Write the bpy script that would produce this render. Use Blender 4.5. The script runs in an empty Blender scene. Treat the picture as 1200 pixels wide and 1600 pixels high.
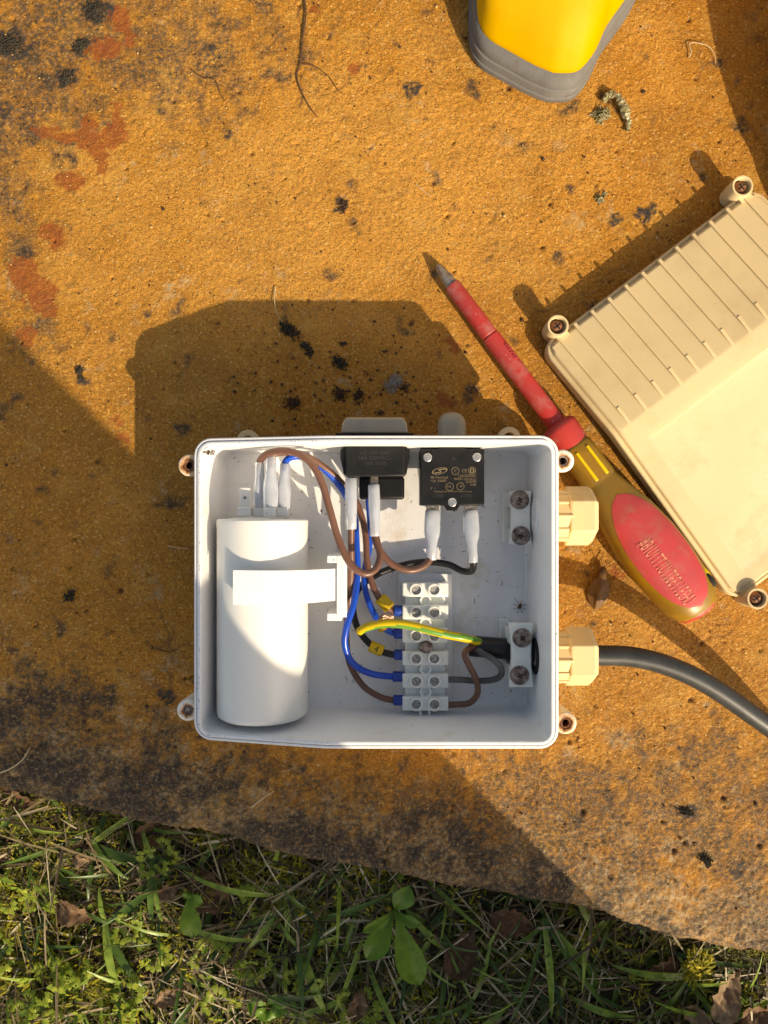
import bpy, math, random
import numpy as np
from mathutils import Vector, Matrix

# ------------------------------------------------------------------ camera, world, sun, exposure
S = bpy.context.scene
MM = 0.001
FPX, CX, CY, HC = 1202.0, 600.0, 800.0, 420.0        # focal length in photo pixels, centre, camera height in mm

cam_d = bpy.data.cameras.new('camera')
cam = bpy.data.objects.new('camera', cam_d)
S.collection.objects.link(cam)
cam.location = (0, 0, HC * MM)
cam_d.sensor_fit = 'HORIZONTAL'
cam_d.sensor_width = 36.0
cam_d.lens = 36.0 * FPX / 1200.0
cam_d.clip_start = 0.01
cam_d.clip_end = 200.0
S.camera = cam

SUN_A, SUN_B = -0.886, 1.22                            # shadow offset per unit of height
sun_dir = Vector((SUN_A, SUN_B, -1.0)).normalized()
elev = math.asin(-sun_dir.z)
W = bpy.data.worlds.new('World')
S.world = W
W.use_nodes = True
wn = W.node_tree.nodes
sky = wn.new('ShaderNodeTexSky')
sky.sky_type = 'NISHITA'
sky.sun_disc = False
sky.dust_density = 2.5
sky.ozone_density = 0.6
sky.sun_elevation = elev
sky.sun_rotation = math.atan2(-sun_dir.x, -sun_dir.y)
wn['Background'].inputs['Strength'].default_value = 0.15
W.node_tree.links.new(sky.outputs[0], wn['Background'].inputs['Color'])

sd = bpy.data.lights.new('sun', 'SUN')
sd.energy = 4.3
sd.angle = math.radians(0.53)
sd.color = (1.0, 0.93, 0.82)
sun = bpy.data.objects.new('sun', sd)
S.collection.objects.link(sun)
sun.location = (0.6, -0.9, 1.2)
sun.rotation_euler = sun_dir.to_track_quat('-Z', 'Y').to_euler()

S.view_settings.view_transform = 'Standard'
S.view_settings.look = 'None'
S.view_settings.exposure = 0.32
S.view_settings.gamma = 1.0
S.view_settings.use_white_balance = True              # the phone balanced for the open shade
S.view_settings.white_balance_temperature = 8200
S.view_settings.white_balance_tint = 10
S.cycles.max_bounces = 7

# ------------------------------------------------------------------ helpers
COL = S.collection
OFF = {}                                               # world offset (mm) of each built object


def P(x, y, z=0.0):
    """point (mm) seen at photo pixel x, y when it lies z mm above the slab"""
    k = (HC - z) / FPX
    return np.array([(x - CX) * k, (CY - y) * k, z])


def tag(o, label=None, cat=None, group=None, kind=None):
    if label: o['label'] = label
    if cat: o['category'] = cat
    if group: o['group'] = group
    if kind: o['kind'] = kind
    return o


def thing(name, label, cat, loc, group=None):
    o = bpy.data.objects.new(name, None)
    o.empty_display_size = 0.01
    COL.objects.link(o)
    o.location = Vector([float(c) * MM for c in loc])
    OFF[o] = np.array(loc, float)
    return tag(o, label, cat, group)


def rot_to(d):
    d = np.array(d, float); d /= np.linalg.norm(d)
    a = np.array([0, 0, 1.0]) if abs(d[2]) < 0.9 else np.array([1.0, 0, 0])
    u = np.cross(a, d); u /= np.linalg.norm(u)
    return u, np.cross(d, u), d


def catmull(pts, n=8):
    pts = [np.array(p, float) for p in pts]
    p = [2 * pts[0] - pts[1]] + pts + [2 * pts[-1] - pts[-2]]
    out = []
    for i in range(1, len(p) - 2):
        for k in range(n):
            t = k / n
            out.append(0.5 * ((2 * p[i]) + (-p[i-1] + p[i+1]) * t + (2*p[i-1] - 5*p[i] + 4*p[i+1] - p[i+2]) * t*t
                              + (-p[i-1] + 3*p[i] - 3*p[i+1] + p[i+2]) * t**3))
    out.append(pts[-1])
    return out


class MB:
    def __init__(self):
        self.v, self.f, self.m = [], [], []

    def add(self, verts, faces, m=0):
        b = len(self.v)
        self.v.extend([tuple(map(float, q)) for q in verts])
        for fc in faces:
            self.f.append(tuple(b + i for i in fc)); self.m.append(m)
        return self

    def loft(self, rings, cap0=True, cap1=True, m=0, closed=True, mfun=None):
        n = len(rings[0]); b = len(self.v)
        for r in rings: self.v.extend([tuple(map(float, q)) for q in r])
        kk = n if closed else n - 1
        for i in range(len(rings) - 1):
            for j in range(kk):
                a, c = b + i*n + j, b + i*n + (j+1) % n
                self.f.append((a, c, c + n, a + n)); self.m.append(mfun(i, j) if mfun else m)
        if cap0: self.f.append(tuple(b + j for j in range(n))[::-1]); self.m.append(m)
        if cap1: self.f.append(tuple(b + (len(rings)-1)*n + j for j in range(n))); self.m.append(m)
        return self

    def tube(self, pts, r, n=10, m=0, mfun=None, smooth=0, flat=None):
        if smooth: pts = catmull(pts, smooth)
        pts = [np.array(p, float) for p in pts]
        N = len(pts)
        T = [pts[min(i+1, N-1)] - pts[max(i-1, 0)] for i in range(N)]
        T = [t / (np.linalg.norm(t) + 1e-9) for t in T]
        u, w, _ = rot_to(T[0])
        rings = []
        for i in range(N):
            u = u - T[i] * np.dot(u, T[i]); u /= np.linalg.norm(u)
            w = np.cross(T[i], u)
            rr = r(i / (N-1)) if callable(r) else r
            f1, f2 = flat if flat else (1, 1)
            rings.append([pts[i] + rr * (f1*math.cos(2*math.pi*j/n) * u + f2*math.sin(2*math.pi*j/n) * w) for j in range(n)])
        return self.loft(rings, m=m, mfun=mfun)

    def lathe(self, p0, axis, prof, n=20, m=0, cap0=True, cap1=True, fx=1.0, fy=1.0, up=None, phase=0.0):
        u, w, d = rot_to(axis)
        if up is not None:
            w = np.array(up, float) - d*np.dot(up, d); w /= np.linalg.norm(w); u = np.cross(w, d)
        p0 = np.array(p0, float)
        rings = [[p0 + d*t + r*(fx*math.cos(2*math.pi*j/n+phase)*u + fy*math.sin(2*math.pi*j/n+phase)*w) for j in range(n)] for t, r in prof]
        return self.loft(rings, cap0, cap1, m)

    def box(self, c, s, ax=None, m=0):
        c = np.array(c, float); s = np.array(s, float) / 2
        u, w, d = ax if ax else (np.array([1, 0, 0]), np.array([0, 1, 0]), np.array([0, 0, 1]))
        vs = [c + u*s[0]*i + w*s[1]*j + d*s[2]*k for k in (-1, 1) for j in (-1, 1) for i in (-1, 1)]
        return self.add(vs, [(0, 2, 3, 1), (4, 5, 7, 6), (0, 1, 5, 4), (2, 6, 7, 3), (0, 4, 6, 2), (1, 3, 7, 5)], m)

    def span(self, x0, x1, y0, y1, z0, z1, m=0):
        return self.box(((x0+x1)/2, (y0+y1)/2, (z0+z1)/2), (abs(x1-x0), abs(y1-y0), abs(z1-z0)), None, m)

    def prism(self, poly, z0, z1, m=0, top_scale=1.0):
        c = np.mean(np.array(poly, float), axis=0)
        r0 = [(p[0], p[1], z0) for p in poly]
        r1 = [(c[0]+(p[0]-c[0])*top_scale, c[1]+(p[1]-c[1])*top_scale, z1) for p in poly]
        return self.loft([r0, r1], m=m)

    def build(self, name, mats, parent=None, loc=None, smooth=35, bevel=0, subd=0, bseg=2):
        off = OFF[parent] if (parent and loc is None) else np.array(loc if loc is not None else (0, 0, 0), float)
        me = bpy.data.meshes.new(name)
        V = (np.array(self.v) - off) * MM
        me.from_pydata(V.tolist(), [], self.f)
        if not isinstance(mats, (list, tuple)): mats = [mats]
        for mt in mats: me.materials.append(mt)
        if len(mats) > 1: me.polygons.foreach_set('material_index', self.m)
        me.update()
        if smooth:
            me.polygons.foreach_set('use_smooth', [True] * len(me.polygons))
            me.set_sharp_from_angle(angle=math.radians(smooth))
        o = bpy.data.objects.new(name, me)
        COL.objects.link(o)
        OFF[o] = off
        if parent:
            o.parent = parent
            o.location = Vector([float(c) * MM for c in off - OFF[parent]])
        else: o.location = Vector([float(c) * MM for c in off])
        if bevel:
            md = o.modifiers.new('bevel', 'BEVEL'); md.width = bevel * MM; md.segments = bseg
            md.limit_method = 'ANGLE'; md.angle_limit = math.radians(40)
            me.polygons.foreach_set('use_smooth', [True] * len(me.polygons))
            md.harden_normals = False
        if subd:
            md = o.modifiers.new('sub', 'SUBSURF'); md.levels = md.render_levels = subd
        return o


def text(body, name, mat, parent, loc, size, ax=None, extrude=0.05, align='CENTER', sx=1.0, flip=False):
    cu = bpy.data.curves.new(name, 'FONT')
    cu.body = body; cu.size = size * MM; cu.extrude = extrude * MM
    cu.align_x = align; cu.align_y = 'CENTER'
    cu.resolution_u = 3
    cu.materials.append(mat)
    tmp = bpy.data.objects.new('lettering_curve', cu)
    COL.objects.link(tmp)
    me = bpy.data.meshes.new_from_object(tmp.evaluated_get(bpy.context.evaluated_depsgraph_get()))
    me.name = name
    bpy.data.objects.remove(tmp); bpy.data.curves.remove(cu)
    if not me.materials: me.materials.append(mat)
    o = bpy.data.objects.new(name, me)
    COL.objects.link(o)
    OFF[o] = OFF[parent]
    o.parent = parent
    u, w, d = ax if ax else (np.array([1, 0, 0]), np.array([0, 1, 0]), np.array([0, 0, 1]))
    p = (np.array(loc) - OFF[parent]) * MM
    o.matrix_local = Matrix(((u[0]*sx, w[0], d[0], p[0]), (u[1]*sx, w[1], d[1], p[1]), (u[2]*sx, w[2], d[2], p[2]), (0, 0, 0, 1)))
    return o


# ------------------------------------------------------------------ materials
def nodes(name):
    m = bpy.data.materials.new(name); m.use_nodes = True
    nt = m.node_tree
    return m, nt, nt.nodes['Principled BSDF'], nt.nodes['Material Output']


def link(nt, a, b): nt.links.new(a, b)


def mixc(nt, fac, a, b, mode='MIX'):
    n = nt.nodes.new('ShaderNodeMix'); n.data_type = 'RGBA'; n.blend_type = mode
    for sock, val in ((n.inputs[0], fac), (n.inputs[6], a), (n.inputs[7], b)):
        if hasattr(val, 'is_linked'): nt.links.new(val, sock)
        elif isinstance(val, (tuple, list)): sock.default_value = (*val[:3], 1)
        else: sock.default_value = val
    return n.outputs[2]


def math_n(nt, op, a, b=None, c=None, clamp=False):
    n = nt.nodes.new('ShaderNodeMath'); n.operation = op; n.use_clamp = clamp
    for i, val in enumerate((a, b, c)):
        if val is None: continue
        if hasattr(val, 'is_linked'): nt.links.new(val, n.inputs[i])
        else: n.inputs[i].default_value = val
    return n.outputs[0]


def ramp01(nt, val, lo, hi):
    n = nt.nodes.new('ShaderNodeMapRange'); n.clamp = True
    nt.links.new(val, n.inputs[0]); n.inputs[1].default_value = lo; n.inputs[2].default_value = hi
    return n.outputs[0]


def noise(nt, vec, scale, detail=4, rough=0.55, dist=0.0):
    n = nt.nodes.new('ShaderNodeTexNoise'); n.inputs['Scale'].default_value = scale
    n.inputs['Detail'].default_value = detail; n.inputs['Roughness'].default_value = rough
    n.inputs['Distortion'].default_value = dist
    nt.links.new(vec, n.inputs['Vector'])
    return n.outputs['Fac']


def voro(nt, vec, scale):
    n = nt.nodes.new('ShaderNodeTexVoronoi'); n.inputs['Scale'].default_value = scale
    nt.links.new(vec, n.inputs['Vector'])
    sp = nt.nodes.new('ShaderNodeSeparateColor'); nt.links.new(n.outputs['Color'], sp.inputs[0])
    return n.outputs['Distance'], sp.outputs[0]


def speck_mask(nt, vec, scale, size, keep):
    d, r = voro(nt, vec, scale)
    a = math_n(nt, 'LESS_THAN', d, size); b = math_n(nt, 'GREATER_THAN', r, keep)
    return math_n(nt, 'MULTIPLY', a, b)


def pm(name, col, rough=0.5, col2=None, nscale=60, metal=0.0, bump=None, specks=None, sss=0.0, trans=0.0, coat=0.0,
       rust=None, dirt=None, spec=0.5, ior=1.46):
    """plain procedural material: colour variation, fine bump, specks of dirt"""
    m, nt, b, out = nodes(name)
    tc = nt.nodes.new('ShaderNodeTexCoord').outputs['Object']
    c2 = col2 or tuple(x * 0.85 for x in col)
    f = ramp01(nt, noise(nt, tc, nscale, 5), 0.32, 0.68)
    c = mixc(nt, f, col, c2)
    if dirt:
        f = ramp01(nt, noise(nt, tc, dirt[1], 6, 0.65), dirt[2], dirt[3])
        c = mixc(nt, f, c, dirt[0])
    if specks:
        for (sc, sz, kp, cc) in specks:
            c = mixc(nt, speck_mask(nt, tc, sc, sz, kp), c, cc)
    link(nt, c, b.inputs['Base Color'])
    b.inputs['Roughness'].default_value = rough
    b.inputs['Metallic'].default_value = metal
    b.inputs['IOR'].default_value = ior
    b.inputs['Specular IOR Level'].default_value = spec
    if sss:
        b.inputs['Subsurface Weight'].default_value = sss
        b.inputs['Subsurface Radius'].default_value = (1, 0.9, 0.75)
        b.inputs['Subsurface Scale'].default_value = 0.003
    if trans: b.inputs['Transmission Weight'].default_value = trans
    if coat:
        b.inputs['Coat Weight'].default_value = coat; b.inputs['Coat Roughness'].default_value = 0.15
    rr = noise(nt, tc, nscale * 4, 3)
    link(nt, math_n(nt, 'MULTIPLY_ADD', rr, 0.25, rough - 0.12, True), b.inputs['Roughness'])
    if bump:
        bn = nt.nodes.new('ShaderNodeBump'); bn.inputs['Strength'].default_value = bump[1]
        bn.inputs['Distance'].default_value = bump[2] * MM
        link(nt, noise(nt, tc, bump[0], 4), bn.inputs['Height'])
        link(nt, bn.outputs[0], b.inputs['Normal'])
    return m


DK = (0.03, 0.022, 0.015)
M = {}
M['white'] = pm('white_plastic', (0.85, 0.85, 0.85), 0.36, (0.79, 0.785, 0.775), 25, bump=(900, 0.06, 0.3),
                specks=[(260, 0.09, 0.86, (0.12, 0.08, 0.05)), (620, 0.12, 0.9, (0.3, 0.24, 0.18))],
                dirt=((0.62, 0.52, 0.38), 32, 0.58, 0.78))
M['cream'] = pm('yellowed_plastic', (0.74, 0.57, 0.30), 0.5, (0.68, 0.52, 0.29), 30, bump=(1200, 0.1, 0.2),
                specks=[(240, 0.06, 0.93, (0.1, 0.07, 0.04))], dirt=((0.50, 0.37, 0.2), 55, 0.62, 0.85))
M['lid'] = pm('faded_lid_plastic', (0.65, 0.505, 0.275), 0.55, (0.60, 0.475, 0.27), 18, bump=(700, 0.12, 0.25),
              specks=[(150, 0.05, 0.95, (0.12, 0.08, 0.05)), (330, 0.05, 0.93, (0.2, 0.14, 0.08))],
              dirt=((0.50, 0.37, 0.19), 30, 0.5, 0.85))
M['lid_panel'] = pm('chalky_lid_panel', (0.60, 0.495, 0.285), 0.7, (0.64, 0.55, 0.34), 26, bump=(420, 0.35, 0.4),
                    specks=[(170, 0.05, 0.94, (0.12, 0.09, 0.05)), (420, 0.09, 0.9, (0.45, 0.40, 0.22))],
                    dirt=((0.48, 0.40, 0.20), 45, 0.55, 0.85))
M['cap'] = pm('capacitor_shell', (0.80, 0.79, 0.74), 0.32, (0.77, 0.755, 0.70), 12, bump=(1500, 0.03, 0.2),
              specks=[(230, 0.06, 0.92, (0.2, 0.16, 0.11)), (90, 0.03, 0.9, (0.3, 0.25, 0.2))], dirt=((0.68, 0.64, 0.55), 28, 0.56, 0.85))
M['black'] = pm('black_plastic', (0.009, 0.009, 0.0095), 0.36, (0.016, 0.016, 0.0165), 90, spec=0.22, bump=(1400, 0.1, 0.15),
                specks=[(320, 0.07, 0.9, (0.45, 0.43, 0.4))])
M['emboss'] = pm('embossed_black', (0.03, 0.03, 0.031), 0.5)
M['print'] = pm('gold_print', (0.21, 0.155, 0.085), 0.5, (0.12, 0.09, 0.05), 600)
M['nylon'] = pm('milky_nylon', (0.80, 0.82, 0.775), 0.22, (0.74, 0.76, 0.715), 60, sss=0.5, bump=(800, 0.05, 0.2))
M['sleeve'] = pm('clear_sleeve', (0.66, 0.70, 0.76), 0.2, (0.56, 0.60, 0.66), 160, sss=0.2, trans=0.45, bump=(500, 0.15, 0.25))
M['zinc'] = pm('zinc_metal', (0.66, 0.66, 0.65), 0.35, (0.42, 0.41, 0.39), 300, metal=0.9, bump=(900, 0.25, 0.2))
M['dullscrew'] = pm('dull_clamp_screw', (0.50, 0.48, 0.45), 0.5, (0.16, 0.15, 0.135), 700, metal=0.4, bump=(1400, 0.6, 0.3))
M['tin'] = pm('dull_terminal_metal', (0.40, 0.35, 0.29), 0.4, (0.22, 0.18, 0.13), 500, metal=0.85)
M['rusty'] = pm('rusty_screw', (0.40, 0.34, 0.30), 0.65, (0.055, 0.018, 0.010), 300, metal=0.1, bump=(900, 0.4, 0.25))
M['rust'] = pm('brown_rust', (0.33, 0.13, 0.05), 0.7, (0.10, 0.038, 0.016), 500, bump=(1500, 0.5, 0.3))
M['brown'] = pm('brown_insulation', (0.135, 0.058, 0.036), 0.36, (0.16, 0.075, 0.048), 120,
                specks=[(420, 0.08, 0.93, (0.03, 0.015, 0.01))])
M['blue'] = pm('blue_insulation', (0.003, 0.075, 0.52), 0.3, (0.002, 0.055, 0.42), 90)
M['ferrule'] = pm('blue_ferrule', (0.008, 0.05, 0.33), 0.3, (0.006, 0.04, 0.26), 200)
M['blackw'] = pm('black_insulation', (0.014, 0.013, 0.013), 0.36)
M['core'] = pm('grey_core', (0.16, 0.155, 0.15), 0.16, (0.05, 0.048, 0.047), 60)
M['earth_y'] = pm('yellow_insulation', (0.72, 0.50, 0.012), 0.35)
M['earth_g'] = pm('green_insulation', (0.11, 0.30, 0.04), 0.35)
M['tagy'] = pm('yellow_marker', (0.66, 0.44, 0.012), 0.45, (0.55, 0.34, 0.01), 150)
M['copper'] = pm('bare_copper', (0.45, 0.30, 0.22), 0.4, (0.2, 0.12, 0.09), 900, metal=0.8)
M['cable'] = pm('cable_jacket', (0.030, 0.032, 0.032), 0.42, (0.045, 0.047, 0.045), 110, bump=(1500, 0.12, 0.15),
                specks=[(380, 0.06, 0.9, (0.2, 0.17, 0.13))])
M['redp'] = pm('worn_red_plastic', (0.50, 0.036, 0.030), 0.45, (0.40, 0.045, 0.04), 60, bump=(1200, 0.2, 0.25),
               specks=[(500, 0.14, 0.9, (0.55, 0.3, 0.26))], dirt=((0.44, 0.17, 0.14), 75, 0.50, 0.72))
M['redgrip'] = pm('pinkish_red_grip', (0.53, 0.045, 0.05), 0.65, (0.44, 0.055, 0.06), 60, bump=(2500, 0.2, 0.15),
                  dirt=((0.40, 0.13, 0.09), 80, 0.52, 0.75))
M['amber'] = pm('dirty_amber_plastic', (0.36, 0.18, 0.005), 0.4, (0.23, 0.12, 0.010), 45, bump=(900, 0.1, 0.2),
                dirt=((0.17, 0.115, 0.03), 40, 0.40, 0.75), sss=0.15)
M['steel'] = pm('worn_steel', (0.40, 0.375, 0.345), 0.38, (0.16, 0.145, 0.13), 300, metal=0.55, bump=(700, 0.3, 0.2))
M['yellow_r'] = pm('yellow_rubber', (0.61, 0.345, 0.002), 0.62, (0.55, 0.30, 0.002), 22, bump=(180, 0.22, 0.8), spec=0.3,
                   specks=[(130, 0.04, 0.94, (0.2, 0.11, 0.02))], dirt=((0.42, 0.21, 0.02), 45, 0.58, 0.85))
M['grey_r'] = pm('grey_rubber', (0.15, 0.147, 0.14), 0.75, (0.12, 0.117, 0.11), 90, bump=(700, 0.4, 0.5),
                 dirt=((0.12, 0.09, 0.06), 80, 0.58, 0.8))
M['dark'] = pm('dark_gap', (0.012, 0.01, 0.009), 0.8)
M['boot_clear'] = pm('clear_rubber', (0.50, 0.45, 0.34), 0.35, (0.42, 0.38, 0.29), 120, sss=0.3, trans=0.15)
M['mossblack'] = pm('black_moss', (0.022, 0.018, 0.012), 0.95, (0.05, 0.04, 0.025), 500)
M['fluff'] = pm('pale_fluff', (0.42, 0.40, 0.36), 0.9, (0.2, 0.18, 0.15), 500)
M['root'] = pm('dry_root', (0.10, 0.05, 0.022), 0.8)
M['fibre'] = pm('pale_fibre', (0.55, 0.42, 0.24), 0.7)
M['pebble'] = pm('dark_grit', (0.10, 0.045, 0.018), 0.85, (0.03, 0.02, 0.012), 300)
M['pebble2'] = pm('tan_grit', (0.45, 0.24, 0.06), 0.8, (0.5, 0.34, 0.14), 300)
M['drop'] = pm('olive_dropping', (0.14, 0.115, 0.028), 0.4, (0.34, 0.31, 0.18), 160, bump=(500, 0.6, 0.8), spec=0.7)
M['mothm'] = pm('moth_wing', (0.17, 0.075, 0.012), 0.6, (0.07, 0.03, 0.008), 160)
M['trouser'] = pm('navy_cloth', (0.03, 0.035, 0.05), 0.9, (0.045, 0.05, 0.065), 200)


def ear_mat(name, base, amount):
    """plastic with a rust bleed round the screw hole (object origin at the hole's axis)"""
    m, nt, b, out = nodes(name)
    tc = nt.nodes.new('ShaderNodeTexCoord').outputs['Object']
    sp = nt.nodes.new('ShaderNodeSeparateXYZ'); link(nt, tc, sp.inputs[0])
    x2 = math_n(nt, 'MULTIPLY', sp.outputs[0], sp.outputs[0]); y2 = math_n(nt, 'MULTIPLY', sp.outputs[1], sp.outputs[1])
    r = math_n(nt, 'SQRT', math_n(nt, 'ADD', x2, y2))
    w = math_n(nt, 'MULTIPLY_ADD', noise(nt, tc, 350, 5), 0.005, -0.0025)
    r2 = math_n(nt, 'ADD', r, w)
    f1 = math_n(nt, 'SUBTRACT', 1.0, ramp01(nt, r2, 0.0030 * amount, 0.0050 * amount), None, True)
    f2 = math_n(nt, 'SUBTRACT', 1.0, ramp01(nt, r2, 0.0025 * amount, 0.0037 * amount), None, True)
    c = mixc(nt, f1, base, (0.60, 0.26, 0.05))
    c = mixc(nt, f2, c, (0.10, 0.026, 0.008))
    link(nt, c, b.inputs['Base Color']); b.inputs['Roughness'].default_value = 0.5
    return m


M['ear_a'] = ear_mat('rust_stained_ear', (0.80, 0.72, 0.56), 1.08)
M['ear_b'] = ear_mat('lightly_rusted_ear', (0.82, 0.80, 0.74), 0.88)

# ------------------------------------------------------------------ slab
rng = np.random.default_rng(7)
random.seed(7)


def fnoise(shape, dx, wl, seed):
    """smooth random field, features about wl mm, unit deviation"""
    r = np.random.default_rng(seed).standard_normal(shape)
    ky = np.fft.fftfreq(shape[0], dx)[:, None]; kx = np.fft.fftfreq(shape[1], dx)[None, :]
    k = np.sqrt(kx*kx + ky*ky) * wl
    a = np.fft.ifft2(np.fft.fft2(r) * np.exp(-(k*k) * 1.6)).real
    return a / a.std()


E0, E1 = P(0, 1237)[:2], P(1200, 1493)[:2]             # the slab's grassy edge
eu = (E1 - E0) / np.linalg.norm(E1 - E0)
ev = np.array([-eu[1], eu[0]])
us = np.concatenate([np.linspace(-900, -345, 30), np.arange(-330, 330.1, 1.0), np.linspace(345, 900, 30)])
vs = np.concatenate([np.arange(0, 540.1, 1.0), np.linspace(550, 1200, 40)])
Em = (E0 + E1) / 2
UU, VV = np.meshgrid(us, vs)
shp = UU.shape
edge_w = 1.6 * fnoise(shp, 1.0, 50, 1)[0] + 0.35 * fnoise(shp, 1.0, 7, 2)[0] + 0.3*rng.standard_normal(shp[1])   # raggedness of the edge line
fall = np.exp(-VV / 25.0)
VVr = VV + edge_w[None, :] * fall
X = Em[0] + UU*eu[0] + VVr*ev[0]
Y = Em[1] + UU*eu[1] + VVr*ev[1]
n1, n4, n9, n60 = fnoise(shp, 1.0, 1.7, 3), fnoise(shp, 1.0, 4.0, 4), fnoise(shp, 1.0, 10.0, 5), fnoise(shp, 1.0, 70.0, 6)
edge_rough = 1.0 + 0.8 * np.exp(-VV / 50.0)
nw = rng.standard_normal(shp)
Z = (0.10*nw + 0.13*n1 + 0.05*n4 + 0.035*n9) * edge_rough + 0.15*n60 - 0.25
pits = np.clip(fnoise(shp, 1.0, 3.0, 8) - 2.55, 0, 1) * 2.2
Z = Z - pits * 0.9
Z = Z - 5.0 * np.exp(-VV / 1.7) - 0.8*np.exp(-VV/14.0) + 0.15*np.exp(-VV/9.0)*n4      # worn, rounded arris


def seg_d(px, py, ax, ay, bx, by):
    dx, dy = bx-ax, by-ay
    t = np.clip(((px-ax)*dx + (py-ay)*dy) / (dx*dx+dy*dy+1e-9), 0, 1)
    return np.hypot(px-ax-t*dx, py-ay-t*dy)


GX = CX + X * FPX / HC; GY = CY - Y * FPX / HC         # where each point of the slab sits, for laying out its stains
wob = 6*fnoise(shp, 1.0, 9.0, 11) + 3*fnoise(shp, 1.0, 4.0, 12)

# rust-red paint splashes
red = np.zeros(shp)
for (ax, ay, bx, by, r) in ((70, 208, 130, 216, 8), (130, 216, 160, 222, 14), (160, 222, 185, 205, 16), (185, 205, 182, 165, 9),
                            (148, 225, 158, 268, 9), (140, 192, 142, 194, 12), (96, 276, 116, 278, 13), (50, 205, 74, 208, 4), (70, 362, 90, 376, 10),
                            (188, 25, 198, 60, 13), (150, 78, 200, 66, 12), (34, 430, 60, 455, 26), (60, 470, 80, 478, 12), (546, 102, 552, 104, 5),
                            (488, 12, 494, 14, 6), (705, 535, 712, 540, 7), (690, 618, 694, 622, 8), (190, 682, 194, 684, 6), (175, 655, 184, 660, 4),
                            (962, 895, 972, 898, 8), (685, 592, 690, 594, 5), (40, 522, 44, 526, 12)):
    d = seg_d(GX, GY, ax, ay, bx, by) + wob*0.7 + 2.2*n1
    red = np.maximum(red, np.clip((r - d) / 3.0 + 0.5, 0, 1))

# dark grey lichen: along the grassy edge, in the upper left and scattered
def blob(cx, cy, rx, ry, a=1.0):
    return a * np.exp(-(((GX-cx)/rx)**2 + ((GY-cy)/ry)**2))
lich = 1.25*np.exp(-(VV/42.0)**1.5) + blob(50, 60, 210, 160, 1.15) + blob(10, 290, 90, 190, 0.95) + blob(40, 500, 60, 90, 0.8)
lich += blob(330, 70, 210, 110, 0.8) + blob(330, 130, 110, 60, 0.4) + blob(1000, 1240, 260, 120, 0.85) + blob(1100, 860, 90, 60, 0.4) + blob(870, 1240, 120, 60, 0.6)
lich += blob(1060, 930, 110, 60, 0.4) + blob(780, 1300, 160, 80, 0.7) + blob(1160, 80, 90, 140, 0.4) + blob(1180, 1300, 120, 160, 0.7)
lich += blob(300, 1160, 260, 90, 0.55) + blob(60, 1120, 130, 130, 0.6) + blob(640, 1290, 200, 80, 0.55)
l_n = fnoise(shp, 1.0, 9.0, 21)*0.5 + fnoise(shp, 1.0, 22.0, 22)*0.45 + fnoise(shp, 1.0, 3.2, 23)*0.35
lichen = np.clip((lich - 0.62 + 0.42*l_n) * 1.5, 0, 1)
pale_n = fnoise(shp, 1.0, 4.0, 31)*0.5 + fnoise(shp, 1.0, 14.0, 32)*0.5
pale = np.clip((1.15*np.exp(-(VV/30.0)**2) + 0.5*np.exp(-(VV/110.0)**2) + blob(330, 440, 170, 45, 0.45) + blob(430, 600, 260, 220, 0.0) - 0.55 + 0.5*pale_n) * 1.4, 0, 1)

# tarry black crusts and dirt
tar = np.zeros(shp)
for (cx, cy, r) in ((18, 70, 26), (148, 16, 24), (126, 72, 13), (104, 122, 14), (6, 172, 10), (572, 104, 6), (536, 322, 9), (358, 206, 6), (124, 582, 9),
                    (645, 140, 8), (1100, 1340, 12), (1070, 1266, 10), (1155, 1365, 9), (265, 1085, 12), (265, 1165, 9), (720, 1200, 5), (330, 75, 7),
                    (130, 1020, 6), (25, 1020, 9), (1080, 880, 9), (885, 1185, 5), (1120, 100, 6), (1010, 330, 8), (960, 345, 7)):
    d = np.hypot(GX-cx, GY-cy) + wob*0.9
    tar = np.maximum(tar, np.clip((r - d) / 5.0 + 0.5, 0, 1) * np.clip(0.75 + 0.5*n1, 0, 1))
# fine dark cracks and rootlets
crack = np.zeros(shp)
def crack_path(x, y, ang, length, w, depth=0):
    s = 9.0
    n = int(length / s)
    for i in range(n):
        ang += random.uniform(-0.55, 0.55)
        x2, y2 = x + s*math.cos(ang), y + s*math.sin(ang)
        ii = (np.abs(GX - x) < 25) & (np.abs(GY - y) < 25)
        d = seg_d(GX[ii], GY[ii], x, y, x2, y2)
        crack[ii] = np.maximum(crack[ii], np.clip((w*1.5 + 1.3 - d) / 2.2, 0, 1) * min(1, w))
        if depth < 2 and random.random() < 0.22:
            crack_path(x2, y2, ang + random.choice((-1, 1))*random.uniform(0.5, 1.2), length*0.45, w*0.75, depth+1)
        x, y = x2, y2
for (x, y, a, l, w) in ((228, 1000, 1.2, 220, 0.9), (255, 1030, 2.0, 190, 0.8), (270, 980, 1.5, 300, 0.8), (200, 1180, 0.4, 190, 0.7), (240, 1130, 2.4, 170, 0.7),
                        (420, 1190, 1.8, 120, 0.7), (150, 1230, 0.1, 200, 0.6), (280, 100, 0.4, 150, 0.5), (320, 120, 1.2, 90, 0.6), (380, 110, 0.3, 90, 0.5),
                        (470, 10, 1.6, 170, 0.9), (470, 110, 1.0, 110, 0.6), (900, 470, 2.7, 90, 0.8), (930, 440, 0.2, 70, 0.6), (800, 1240, 0.6, 140, 0.5),
                        (1160, 950, 1.9, 80, 0.7), (560, 1180, 1.7, 140, 0.6), (640, 1180, 2.2, 110, 0.6)):
    crack_path(x, y, a, l, w)
crack *= np.clip(0.7 + 0.4*n4, 0, 1)
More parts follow.
